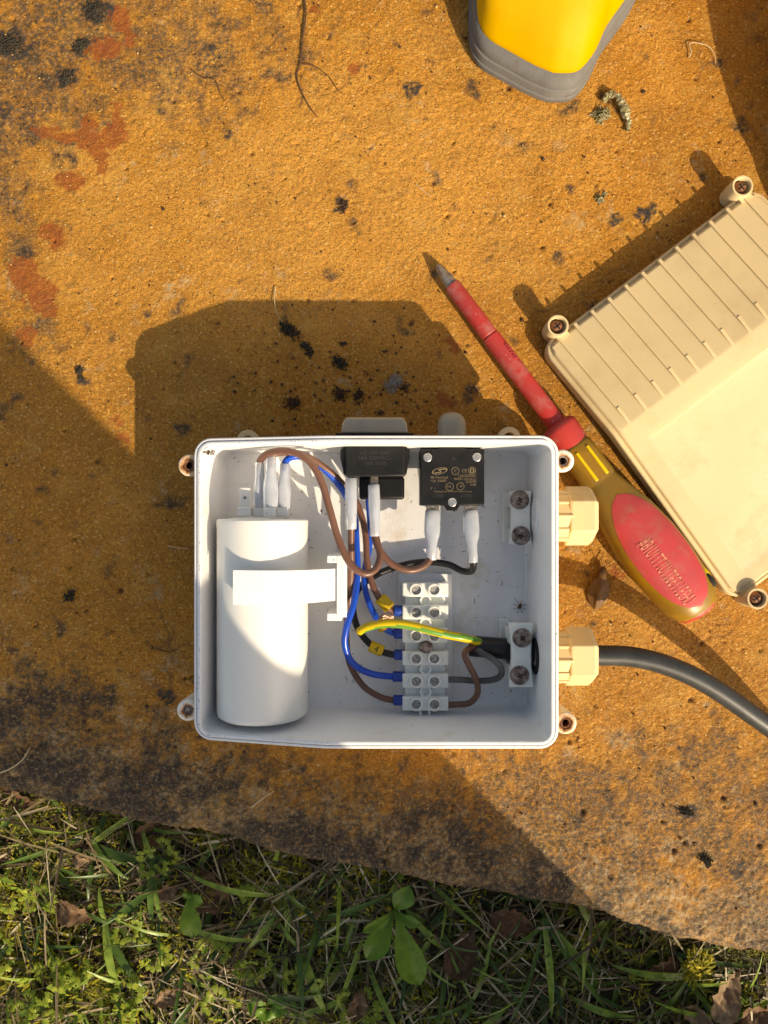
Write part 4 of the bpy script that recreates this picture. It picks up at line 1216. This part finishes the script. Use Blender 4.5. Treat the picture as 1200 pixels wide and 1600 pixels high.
# curled dropping
dp = [P(*q) for q in ((943, 157, 2), (952, 148, 3.2), (964, 148, 3.6), (972, 160, 3.4), (979, 178, 3), (983, 194, 2.4), (981, 204, 1.6))]
mb = MB().tube(dp, lambda t: 1.9 + 0.5*math.sin(t*13) + 0.35*math.sin(t*31+1) + 0.25*math.sin(t*57) - 0.9*abs(2*t-1)**2, 9, smooth=8)
for v_i in range(len(mb.v)):
    q = mb.v[v_i]; k_ = 0.3; mb.v[v_i] = (q[0]+random.gauss(0, k_), q[1]+random.gauss(0, k_), max(0.05, q[2]*0.85+random.gauss(0, k_)))
o = mb.build('bird_dropping', M['drop'], loc=P(965, 170, 0)); tag(o, 'curled olive and pale dropping on the slab below the boot', 'dropping')

# threads and roots
for name, label, pts, r, mt in (
    ('root_fibre', 'thin dark root trailing down from the top edge of the slab', ((474, -10, 1), (478, 20, 1.2), (473, 60, .8), (470, 95, 1), (464, 120, .6), (472, 145, .8), (486, 170, 1), (496, 182, .6)), 0.5, 'root'),
    ('root_fibre', 'fine root branching right from the long dark root', ((471, 100, .8), (490, 103, 1.1), (512, 118, 1), (528, 140, .8), (538, 148, .5)), 0.28, 'root'),
    ('pale_fibre', 'pale curled fibre right of the boot', ((1076, 90, .6), (1080, 82, 1.4), (1078, 68, 2), (1095, 68, 2.6), (1110, 75, 2), (1117, 88, 1.2), (1118, 100, .5)), 0.32, 'fibre'),
    ('pale_fibre', 'pale thread leading into the largest moss tuft', ((430, 448, .6), (429, 470, 1.8), (432, 488, 2.6), (441, 503, 2)), 0.3, 'fibre'),
    ('pale_fibre', 'pale stem lying over the lichen at the left edge', ((-10, 1210, 1), (12, 1203, 2), (34, 1188, 3), (47, 1168, 2)), 0.45, 'fibre'),
    ('pale_fibre', 'straw lying on the shaded slab below the box', ((392, 1262, 1), (410, 1248, 2), (428, 1236, 1.4)), 0.45, 'fibre'),
    ('pale_fibre', 'short pale fibre on the sunny slab above the screwdriver tip', ((650, 288, .6), (660, 297, 1.2), (674, 308, .6)), 0.25, 'fibre'),
    ('pale_fibre', 'pale fibre pointing at the left wall of the box', ((262, 853, .8), (278, 856, 1.4), (297, 858, .8)), 0.3, 'fibre'),
    ('root_fibre', 'dark forked rootlet in the upper middle of the slab', ((300, 110, .6), (318, 122, 1), (336, 125, .8), (344, 145, 1), (352, 158, .5)), 0.28, 'root'),
):
    pp = [P(*q) for q in pts]
    o = MB().tube(pp, lambda t, r=r: r*(1.1-0.6*t), 6, smooth=6).build(name, M[mt], loc=np.mean(pp, axis=0)); tag(o, label, 'fibre', 'loose fibres on the slab')

# brown moth by the cable's shadow
mo = thing('moth', 'small brown winged insect sitting in the cable shadow beside the gland', 'insect', P(940, 915, 0))
h0, h1 = P(943, 886, 3.0), P(930, 950, 2.0)
ax_ = (h1-h0)/np.linalg.norm(h1-h0)
MB().tube([h0, h0 + ax_*3, h0 + ax_*8, h0 + ax_*15, h1], lambda t: 0.6 + 2.3*math.sin(math.pi*min(1, t*0.85+0.1)), 12, smooth=4).build('body', M['mothm'], mo)
sd_ = np.cross((0, 0, 1), ax_)
for s in (-1, 1):
    w0 = h0 + ax_*4 + np.array([0, 0, 2.6])
    pts = [w0, w0 + ax_*4 + sd_*s*4.5 + np.array([0, 0, -1.2]), w0 + ax_*11 + sd_*s*6.0 + np.array([0, 0, -2.6]), w0 + ax_*17 + sd_*s*3.4 + np.array([0, 0, -3.2]), w0 + ax_*20 + sd_*s*0.4 + np.array([0, 0, -2.4]), w0 + ax_*9 + sd_*s*0.2]
    lo = [p - np.array([0, 0, 0.25]) for p in pts]
    MB().loft([pts, lo]).build('wing', M['mothm'], mo, smooth=60)
    MB().tube([h0 + np.array([0, 0, 0.5]), h0 - ax_*2 + sd_*s*1.6 + np.array([0, 0, 1.2]), h0 - ax_*4.2 + sd_*s*2.6 + np.array([0, 0, 1])], 0.2, 5, smooth=4).build('antenna', M['root'], mo)

# dead spider on the box floor
spd = thing('spider', 'tiny dead brown spider on the box floor above the lower cable clamp', 'spider', P(812, 948, ZF))
c = P(812, 948, ZF+0.9)
MB().lathe(c, (0.4, 1, 0), [(-1.2, 0.2), (-0.6, 0.8), (0.2, 0.9), (0.9, 0.5), (1.4, 0.7), (1.9, 0.2)], 10).build('body', M['root'], spd)
for k in range(8):
    a = 0.4 + k*math.pi/4
    d = np.array([math.cos(a), math.sin(a), 0])
    MB().tube([c, c + d*1.8 + np.array([0, 0, 0.8]), c + d*3.6 + np.array([0, 0, -0.7])], 0.12, 4).build('leg', M['root'], spd)
# insect remains in the box corner
clump('dead_insect', 'dead brown insect crumbs on the upper left corner of the box rim', 'insect', 327, 706, 2.6, 1.4, 0, 40, M['root'], 2.0, 0.16, 2.2)
o = bpy.data.objects['dead_insect']; o.location = Vector(P(327, 707, 52.5)) * MM

# grit
def grit(name, label, n, mat, place, smin, smax):
    mb = MB()
    for k in range(n):
        p = place()
        if p is None: continue
        s = random.uniform(smin, smax) * (2.0 if random.random() < 0.06 else 1.0)
        d = (random.gauss(0, 1), random.gauss(0, 1), random.gauss(0, 1))
        mb.lathe(np.array(p) - np.array(d)*0, d, [(-s, s*0.4), (-s*0.2, s*random.uniform(0.7, 1.1)), (s*0.5, s*0.8), (s*0.9, s*0.2)], 5)
    o = mb.build(name, mat, loc=(0, 0, 0), smooth=60)
    tag(o, label, kind='stuff'); return o
def on_slab():
    x, y = random.uniform(-240, 240), random.uniform(-235, 290)
    return (x, y, 0.1) if edge_v(x, y) > 8 else None
def near_shadow():
    x, y = random.gauss(560, 90), random.gauss(600, 45)
    return P(x, y, 0.3)
grit('dark_grit', 'dark grit scattered over the slab', 500, M['pebble'], on_slab, 0.25, 0.7)
grit('tan_grit', 'pale sand grains on the slab', 700, M['pebble2'], on_slab, 0.25, 0.6)
grit('shadow_grit', 'dark crumbs gathered above the box', 130, M['pebble'], near_shadow, 0.3, 1.0)
def in_box():
    x, y = random.uniform(FL[0], FL[1]), random.uniform(FL[2], FL[3])
    return (x, y, ZF + 0.1)
grit('box_grit', 'dark specks on the floor of the box', 260, M['root'], in_box, 0.12, 0.34)
mb = MB()
for k in range(46):
    x, y = random.uniform(FL[0]+1, FL[1]-1), random.uniform(FL[2]+1, FL[3]-1)
    a = random.uniform(0, 3.14); l = random.uniform(0.8, 3.0)
    d = np.array([math.cos(a)*l, math.sin(a)*l, 0]); q = np.array([x, y, ZF+0.15])
    mb.tube([q, q + d*0.5 + np.array([d[1], -d[0], 0])*0.12, q + d], 0.12, 4)
tag(mb.build('box_fibres', M['root'], loc=(0, 0, 0)), 'tiny dark fibres on the floor of the box', kind='stuff')
def wall_dust():
    side = random.random()
    if side < 0.7: x = random.uniform(XL+2.2, XL+3.2); y = random.uniform(YB+4, YT-4)
    else: x = random.uniform(XL+6, XL+70); y = random.choice((YT-2.6, YB+2.6))
    return (x, y, rim_z(x) + 0.5)
grit('rim_dust', 'dark specks of dirt along the box rim', 70, M['pebble'], wall_dust, 0.1, 0.26)

# ------------------------------------------------------------------ vegetation
def leaf_mat(name, ramp, rough=0.5, trans=0.35):
    m, nt, b, out = nodes(name)
    a = nt.nodes.new('ShaderNodeAttribute'); a.attribute_name = 'rnd'
    cr = nt.nodes.new('ShaderNodeValToRGB')
    els = cr.color_ramp.elements
    for i, (p, c) in enumerate(ramp):
        e = els[i] if i < 2 else els.new(p)
        e.position = p; e.color = (*c, 1)
    link(nt, a.outputs['Fac'], cr.inputs[0])
    tc = nt.nodes.new('ShaderNodeTexCoord').outputs['Object']
    c = mixc(nt, math_n(nt, 'MULTIPLY', ramp01(nt, noise(nt, tc, 220, 4), 0.4, 0.7), 0.5), cr.outputs[0], tuple(0.6*x for x in ramp[0][1]))
    link(nt, c, b.inputs['Base Color']); b.inputs['Roughness'].default_value = rough
    b.inputs['Specular IOR Level'].default_value = 0.35
    tr = nt.nodes.new('ShaderNodeBsdfTranslucent'); link(nt, c, tr.inputs[0])
    mx = nt.nodes.new('ShaderNodeMixShader'); mx.inputs[0].default_value = trans
    link(nt, b.outputs[0], mx.inputs[1]); link(nt, tr.outputs[0], mx.inputs[2]); link(nt, mx.outputs[0], out.inputs[0])
    return m


M['grass'] = leaf_mat('grass_blade', [(0, (0.025, 0.055, 0.014)), (0.5, (0.11, 0.20, 0.03)), (1, (0.40, 0.54, 0.08))], 0.34)
M['straw'] = leaf_mat('dry_straw', [(0, (0.045, 0.028, 0.012)), (0.5, (0.26, 0.19, 0.09)), (1, (0.80, 0.69, 0.46))], 0.6, 0.2)
M['moss'] = leaf_mat('yellow_moss', [(0, (0.05, 0.058, 0.008)), (0.5, (0.19, 0.19, 0.014)), (1, (0.72, 0.60, 0.04))], 0.7, 0.35)
M['dead'] = leaf_mat('dead_leaf', [(0, (0.075, 0.035, 0.015)), (0.5, (0.18, 0.095, 0.045)), (1, (0.34, 0.23, 0.13))], 0.75, 0.15)
M['weed'] = leaf_mat('bright_weed', [(0, (0.10, 0.18, 0.02)), (0.5, (0.28, 0.38, 0.03)), (1, (0.55, 0.55, 0.07))], 0.5, 0.4)
M['broad'] = leaf_mat('broad_leaf', [(0, (0.09, 0.20, 0.015)), (0.5, (0.14, 0.27, 0.02)), (1, (0.24, 0.36, 0.03))], 0.4, 0.3)


class Soup:
    def __init__(self): self.v, self.f, self.r = [], [], []
    def strip(self, p, az, pitch, L, w, droop, rnd, n=4, fold=0.25, twist=0.0):
        """one blade: a bent, slightly folded tapering strip"""
        b = len(self.v)
        d = np.array([math.cos(az)*math.cos(pitch), math.sin(az)*math.cos(pitch), math.sin(pitch)])
        q = np.array(p, float)
        side0 = np.array([-math.sin(az), math.cos(az), 0])
        st = L/n
        for i in range(n+1):
            t = i/n
            ww = w*0.5*(1.0 - 0.15*(1-t) - 0.85*t**2.2) * (0.75 + 0.5*min(1, t*3) if t < 0.34 else 1.25)
            ww = max(ww, 0.06)
            side = side0*math.cos(twist*t) + np.array([0, 0, 1])*math.sin(twist*t)
            nz = np.array([0, 0, 1.0])
            self.v += [tuple(q - side*ww + nz*fold*ww), tuple(q), tuple(q + side*ww + nz*fold*ww)]
            self.r += [rnd]*3
            d = d + np.array([0, 0, -droop/n]); d /= np.linalg.norm(d)
            q = q + d*st
        for i in range(n):
            a = b + i*3
            self.f += [(a, a+1, a+4, a+3), (a+1, a+2, a+5, a+4)]
    def build(self, name, mat, loc=(0, 0, 0), parent=None):
        off = OFF[parent] if parent else np.array(loc, float)
        V = (np.array(self.v) - off)*MM
        me = np_mesh(name, V, np.array(self.f)); me.materials.append(mat); attr(me, 'rnd', np.array(self.r))
        o = bpy.data.objects.new(name, me); COL.objects.link(o); OFF[o] = off
        if parent: o.parent = parent
        else: o.location = Vector(off)*MM
        return o


def in_grass(ymin=-345, xr=260):
    while True:
        x, y = random.uniform(-xr, xr), random.uniform(ymin, -140)
        if edge_v(x, y) < -2: return x, y


def density_l(x):                                       # livelier weeds on the left
    return max(0.0, min(1.0, (60 - x)/260))

# moss
s = Soup()
for k in range(560):
    x, y = in_grass()
    if random.random() > 0.25 + 0.75*density_l(x) and k % 2: continue
    z = ground_z(x, y) + random.uniform(0, 5) + 5*density_l(x); R = random.uniform(5, 13); rb = random.random()
    for i in range(34):
        a, r = random.uniform(0, 6.28), R*math.sqrt(random.random())
        az = a + random.gauss(0, 0.9)
        s.strip((x + r*math.cos(a), y + r*math.sin(a), z + random.uniform(0, 8)*(1-r/R/1.4)), az, random.uniform(-0.1, 1.1), random.uniform(2.5, 7.0), random.uniform(0.7, 1.5), 0.8, np.clip(rb*0.6 + random.uniform(-.1, .45), 0, 1), 2)
tag(s.build('moss_cover', M['moss']), 'yellow green moss between the grass', kind='stuff')
# dry straw thatch
s = Soup()
for k in range(3300):
    x, y = in_grass(-360, 275)
    z = ground_z(x, y) + random.uniform(0.5, 11) + 4*density_l(x)
    s.strip((x, y, z), random.uniform(0, 6.28), random.uniform(-0.12, 0.22), random.uniform(12, 55), random.choice((0.5, 0.7, 0.9, 1.2, 1.8)), random.uniform(0, 0.5), min(1, max(0, random.gauss(0.36, 0.32))), 4, 0.3, random.uniform(-1, 1))
tag(s.build('dry_thatch', M['straw']), 'dry straw thatch lying between the grass', kind='stuff')
# grass
s = Soup()
for k in range(520):
    x, y = in_grass(-360, 275)
    z = ground_z(x, y)
    n_ = random.choice((1, 1, 2, 3))
    for i in range(n_):
        s.strip((x + random.gauss(0, 2), y + random.gauss(0, 2), z), random.uniform(0, 6.28), random.uniform(0.15, 1.1), random.uniform(18, 50), random.uniform(1.0, 3.0), random.uniform(0.5, 1.5), random.random(), 5, 0.3, random.uniform(-.5, .5))
for k in range(230):
    x, y = in_grass(-350, 260)
    s.strip((x, y, ground_z(x, y) + random.uniform(2, 8)), random.uniform(0, 6.28), random.uniform(0.1, 0.7), random.uniform(25, 60), random.uniform(2.6, 4.6), random.uniform(0.6, 1.3), random.random(), 7, 0.35, random.uniform(-.8, .8))
tag(s.build('short_grass', M['grass']), 'short green grass along the slab', kind='stuff')


def tuft(label, base, blades, group='grass tufts by the slab'):
    """blades: (tip x, tip y, width) in pixels from a base pixel"""
    zb_ = -44.0
    b0 = P(base[0], base[1], zb_)
    root = thing('grass_tuft', label, 'grass', b0, group)
    for (tx, ty, w) in blades:
        t = P(tx, ty, -38)
        d = t - b0; L = math.hypot(d[0], d[1])
        s = Soup()
        s.strip(b0 + np.array([random.gauss(0, 1), random.gauss(0, 1), 0]), math.atan2(d[1], d[0]), 0.5, L*1.16, w*0.62, 1.0, random.uniform(0.25, 0.95), 8, 0.28, random.uniform(-.3, .3))
        s.build('blade', M['grass'], parent=root)
tuft('grass tuft with blue green crossed blades at the left of the grass', (165, 1440), ((260, 1368, 7), (225, 1550, 8), (185, 1570, 8), (150, 1400, 5), (118, 1424, 4)))
tuft('upright pair of grass blades left of the middle of the grass', (238, 1340), ((232, 1452, 7), (250, 1450, 5), (300, 1370, 5), (216, 1300, 6)))
tuft('grass blades curling out from under the slab edge on the left', (146, 1320), ((222, 1350, 9), (160, 1278, 8), (190, 1382, 6), (210, 1276, 6)))
tuft('spray of thin green blades below the slab right of the broad leaved plant', (850, 1440), ((865, 1590, 7), (955, 1592, 6), (935, 1535, 8), (810, 1480, 5), (800, 1600, 4)))
tuft('three long blades hanging left of the broad leaved plant', (455, 1350), ((436, 1430, 6), (468, 1480, 6), (452, 1470, 7), (480, 1360, 5), (380, 1350, 5)))
tuft('grass blades near the bottom edge in the middle', (470, 1480), ((505, 1590, 9), (530, 1470, 5), (430, 1440, 4), (545, 1440, 6)))
tuft('broad pale green blade with companions at the bottom left corner', (120, 1540), ((10, 1600, 8), (30, 1592, 6), (60, 1470, 4), (140, 1620, 7)))
tuft('flat blue green blade beside the moss at the lower right', (1085, 1520), ((975, 1520, 8), (1040, 1550, 5), (1010, 1570, 4)))
tuft('pair of blades lying at the far left below the slab corner', (30, 1255), ((-10, 1300, 6), (40, 1310, 5), (30, 1340, 5)))
tuft('short blades at the bottom edge right of the middle', (740, 1560), ((690, 1450, 3), (660, 1600, 5), (720, 1610, 5), (770, 1480, 5)))


def leaf_shape(L, w, n=12, pointed=1.0):
    out = []
    for i in range(n+1):
        t = i/n
        out.append((t*L, w*math.sin(math.pi*t**0.8)**0.8 * (1 - 0.25*t*pointed)))
    return out


def broad_leaf(parent, base, tip, w, zb_, lift, rnd, mat='broad', name='leaf'):
    b0, t = P(base[0], base[1], zb_), P(tip[0], tip[1], zb_ + lift)
    d = t - b0; L = np.linalg.norm(d); d /= L
    side = np.cross((0, 0, 1.0), d); side /= np.linalg.norm(side); up = np.cross(d, side)
    rows_ = [(k/12*L, w*max(0.1, math.sin(math.pi*(k/12)**1.7)**0.75)*(1 if k < 12 else 0.05)) for k in range(13)]
    s = Soup()
    m_ = 6
    for i, (x, hw) in enumerate(rows_):
        t_ = i/(len(rows_)-1)
        arch = 6.0*math.sin(math.pi*t_)*0.6
        for j in range(m_+1):
            q = 2*j/m_ - 1
            s.v.append(tuple(b0 + d*x + side*hw*q + up*(arch + abs(q)*hw*0.22 + 0.5*math.sin(9*t_+j)*(abs(q) > 0.6) - (0.5 if abs(q) < 0.05 else 0))))
            s.r.append(float(np.clip(rnd + random.uniform(-.05, .05), 0, 1)))
    for i in range(len(rows_)-1):
        for j in range(m_): s.f.append((i*(m_+1)+j, i*(m_+1)+j+1, (i+1)*(m_+1)+j+1, (i+1)*(m_+1)+j))
    return s.build(name, M[mat], parent=parent)


pln = thing('broadleaf_plant', 'rosette of smooth broad green leaves under the slab edge in the middle', 'plant', P(617, 1420, -48))
for tip, w, rnd, lf in (((640, 1383), 6.4, 0.3, 16), ((573, 1500), 7.2, 0.45, 8), ((655, 1540), 8.6, 0.75, 4), ((566, 1456), 3.4, 1.0, 6), ((657, 1446), 3.4, 0.35, 8)):
    broad_leaf(pln, (617, 1420), tip, w, -31, lf*0.6, rnd)
p2 = thing('broadleaf_plant', 'single hanging broad leaf with small ones left of the middle', 'plant', P(298, 1385, -48))
for tip, w, rnd in (((303, 1465), 6.4, 0.8), ((318, 1412), 4.0, 0.5), ((288, 1404), 3.0, 0.6)):
    broad_leaf(p2, (296, 1392), tip, w, -32, 3, rnd)
p4 = thing('broadleaf_plant', 'small plant with rounded leaves at the bottom edge in the middle', 'plant', P(420, 1570, -48))
for tip, w, rnd in (((386, 1563), 5.5, 0.3), ((440, 1552), 5.0, 0.45), ((432, 1590), 4.5, 0.35), ((400, 1590), 4.5, 0.6), ((452, 1575), 4.0, 0.4)):
    broad_leaf(p4, (420, 1570), tip, w, -44, 4, rnd)

# lobed weeds
def lobed_mesh(seed):
    rr = random.Random(seed)
    s = Soup()
    L = 9.0
    for k, a in enumerate((-1.0, -0.5, 0.0, 0.5, 1.0)):
        l = L*(1 - 0.25*abs(a))
        c, si = math.cos(a), math.sin(a)
        pts = [(0.5, 0.25), (0.55, 0.9), (0.8, 1.7), (0.98, 1.25), (0.9, 0.55), (1.12, 0.35)]
        left = [(x*l, y) for x, y in pts]; right = [(x*l, -y) for x, y in pts]
        b = len(s.v)
        for (lx, ly), (rx, ry) in zip(left, right):
            for (x, y) in ((lx, ly), (rx, ry)):
                s.v.append((x*c - y*si, x*si + y*c, 1.2*math.sin(x/l*2.2) + abs(y)*0.35 + rr.uniform(-.2, .2))); s.r.append(rr.uniform(0.2, 1))
        s.v.append((0, 0, 0)); s.v.append((0.25*l*c, 0.25*l*si, 0.3)); s.r += [0.4, 0.4]
        n_ = len(pts)
        s.f.append((b+2*n_, b+2*n_+1, b+1, b)) if False else None
        s.f.append((b, b+2*n_, b+2*n_+1, b+1))
        for i in range(n_-1): s.f.append((b+2*i, b+2*i+1, b+2*i+3, b+2*i+2))
    s.f = [f for f in s.f if f]
    V = np.array(s.v)*MM
    me = np_mesh('lobed_leaf', V, np.array(s.f)); me.materials.append(M['weed']); attr(me, 'rnd', np.array(s.r))
    return me
lobes = [lobed_mesh(i) for i in range(4)]
weed_px = [(125, 1500), (60, 1520), (95, 1508), (205, 1540), (185, 1572), (228, 1590), (70, 1395), (250, 1330), (240, 1480), (12, 1470), (40, 1570), (100, 1590), (410, 1400), (325, 1490), (400, 1500), (480, 1530), (345, 1560), (15, 1385), (205, 1440), (560, 1560)]
for k, (wx, wy) in enumerate(weed_px):
    c = P(wx, wy, -44)
    root = thing('lobed_weed', 'small bright weed with toothed lobed leaves among the grass on the left', 'weed', c, 'lobed weeds among the grass')
    n_ = random.choice((4, 5, 6))
    a0 = random.uniform(0, 6.28)
    for i in range(n_):
        o = bpy.data.objects.new('leaf', lobes[random.randrange(4)]); COL.objects.link(o); o.parent = root
        a = a0 + i*6.28/n_ + random.gauss(0, 0.3)
        r = random.uniform(1, 8)
        o.location = Vector((r*math.cos(a)*MM, r*math.sin(a)*MM, random.uniform(2, 9)*MM))
        o.rotation_euler = (random.gauss(0, 0.35), random.gauss(-0.1, 0.35), a)
        sc_ = random.uniform(0.6, 1.2); o.scale = (sc_, sc_, sc_)


def dead_leaf(label, px_, py_, L, w, rot, rnd, z=-38, curl=0.5, name='dead_leaf'):
    c = P(px_, py_, z)
    s = Soup()
    rows_ = leaf_shape(L, w, 12, 1.4)
    ca, sa = math.cos(rot), math.sin(rot)
    ph = random.uniform(0, 6)
    for i, (x, hw) in enumerate(rows_):
        for j in range(9):
            q = 2*j/8 - 1
            edge = 1 + (0.14*math.sin(i*2.4 + j + ph) if j in (0, 8) else 0)
            xx, yy = x - L/2, hw*q*edge
            zz = curl*hw*abs(q)**1.4 + 2.0*math.sin(x/L*6+ph) + 0.9*math.sin(x*0.9 + q*3 + ph) + random.gauss(0, 0.35) - (0.7 if j == 4 else 0)
            s.v.append((c[0] + xx*ca - yy*sa, c[1] + xx*sa + yy*ca, c[2] + zz)); s.r.append(float(np.clip(rnd + 0.15*math.sin(i + j*2) + random.uniform(-.2, .2), 0, 1)))
    for i in range(12):
        for j in range(8): s.f.append((i*9+j, i*9+j+1, (i+1)*9+j+1, (i+1)*9+j))
    o = s.build(name, M['dead'], loc=c)
    tag(o, label, 'dead leaf', 'dead leaves in the grass')


dead_leaf('pale brown curled dead leaf under the right end of the slab edge', 1135, 1555, 34, 10, 1.1, 0.95, -36)
dead_leaf('second pale dead leaf left of the curled one at the bottom right', 1090, 1587, 22, 6, -0.5, 0.85, -38)
dead_leaf('brown dead leaf at the bottom right corner', 1185, 1585, 24, 8, 0.4, 0.5, -38)
dead_leaf('dark crumpled dead leaf right of the broad leaved plant', 722, 1485, 34, 11, 1.2, 0.15, -40)
dead_leaf('reddish dead leaf half under the slab edge below the box', 800, 1440, 30, 11, -0.3, 0.3, -42)
dead_leaf('small pinkish dead leaf on a thin stalk at the left', 126, 1343, 11, 4.5, -0.3, 0.85, -34)
dead_leaf('brown dead leaf beside the crossed grass blades', 118, 1425, 26, 8, -0.4, 0.55, -42)
dead_leaf('large dead leaf under the hanging broad leaf', 332, 1395, 36, 13, -0.8, 0.35, -44)
dead_leaf('dead leaf under the slab edge at the upper left of the grass', 245, 1302, 26, 9, 0.1, 0.4, -44)
dead_leaf('dead leaf at the very left tip of the slab edge', 22, 1246, 34, 7, -0.25, 0.45, -38)
dead_leaf('small orange dead leaf among the weeds', 265, 1392, 13, 5, 0.5, 0.75, -36)
dead_leaf('tan dead leaf near the bottom edge left of the middle', 268, 1555, 22, 6, 0.6, 0.7, -38)
dead_leaf('tan dead leaf near the bottom in the middle', 560, 1568, 24, 7, 1.4, 0.6, -40)
dead_leaf('dark dead leaf below the slab right of the middle', 660, 1455, 24, 8, 0.2, 0.2, -44)
dead_leaf('brown dead leaf by the moss at the lower right', 1040, 1510, 24, 8, 0.5, 0.35, -44)
dead_leaf('small dead leaf at the left edge of the grass', 10, 1330, 14, 5, 0.9, 0.8, -40)

# bright moss cushion at the lower right
s = Soup(); c = P(1092, 1512, -40)
for i in range(260):
    a, r = random.uniform(0, 6.28), 10*math.sqrt(random.random())
    s.strip((c[0] + r*0.8*math.cos(a), c[1] + r*1.1*math.sin(a), c[2] + random.uniform(-6, 6)*(1-r/12)), a + random.gauss(0, .8), random.uniform(0, 1.2), random.uniform(2.5, 5), random.uniform(0.9, 1.7), 0.9, random.uniform(0.5, 1), 2)
tag(s.build('moss_cushion', M['moss'], loc=c), 'bright yellow green moss cushion under the slab edge at the right', 'moss')

# ------------------------------------------------------------------ person standing on the grass just outside the picture, whose leg throws the long shadow
per = thing('person', 'person in navy trousers bending over the slab just below the picture', 'person', (240, -520, -50))
def limb_mesh():
    # joints: (x, y, z, radius) in mm
    J = [(120, -580, 870, 150), (125, -560, 1050, 150), (130, -480, 1220, 165), (130, -400, 1350, 70), (130, -350, 1440, 95), (130, -330, 1520, 90),
         (175, -560, 840, 95), (110, -466, 470, 68), (216, -417, 40, 68), (222, -414, -20, 66), (205, -325, -36, 45),
         (60, -610, 840, 95), (63, -514, 470, 68), (169, -465, 40, 68), (174, -462, -20, 66), (160, -390, -36, 42),
         (-30, -465, 1270, 65), (-170, -520, 1040, 50), (-60, -420, 860, 42), (-40, -380, 830, 40),
         (290, -465, 1270, 65), (430, -520, 1040, 50), (370, -420, 860, 42), (350, -380, 830, 40)]
    E = [(0, 1), (1, 2), (2, 3), (3, 4), (4, 5), (0, 6), (6, 7), (7, 8), (8, 9), (9, 10), (0, 11), (11, 12), (12, 13), (13, 14), (14, 15),
         (2, 16), (16, 17), (17, 18), (18, 19), (2, 20), (20, 21), (21, 22), (22, 23)]
    me = bpy.data.meshes.new('body')
    off = OFF[per]
    me.from_pydata([tuple((np.array(j[:3]) - off)*MM) for j in J], E, [])
    o = bpy.data.objects.new('body', me); COL.objects.link(o); o.parent = per
    sk_ = o.modifiers.new('skin', 'SKIN')
    for i, j in enumerate(J):
        me.skin_vertices[0].data[i].radius = (j[3]*MM, j[3]*MM)
    me.skin_vertices[0].data[0].use_root = True
    sb_ = o.modifiers.new('sub', 'SUBSURF'); sb_.levels = sb_.render_levels = 2
    me.materials.append(M['trouser'])
    return o
limb_mesh()
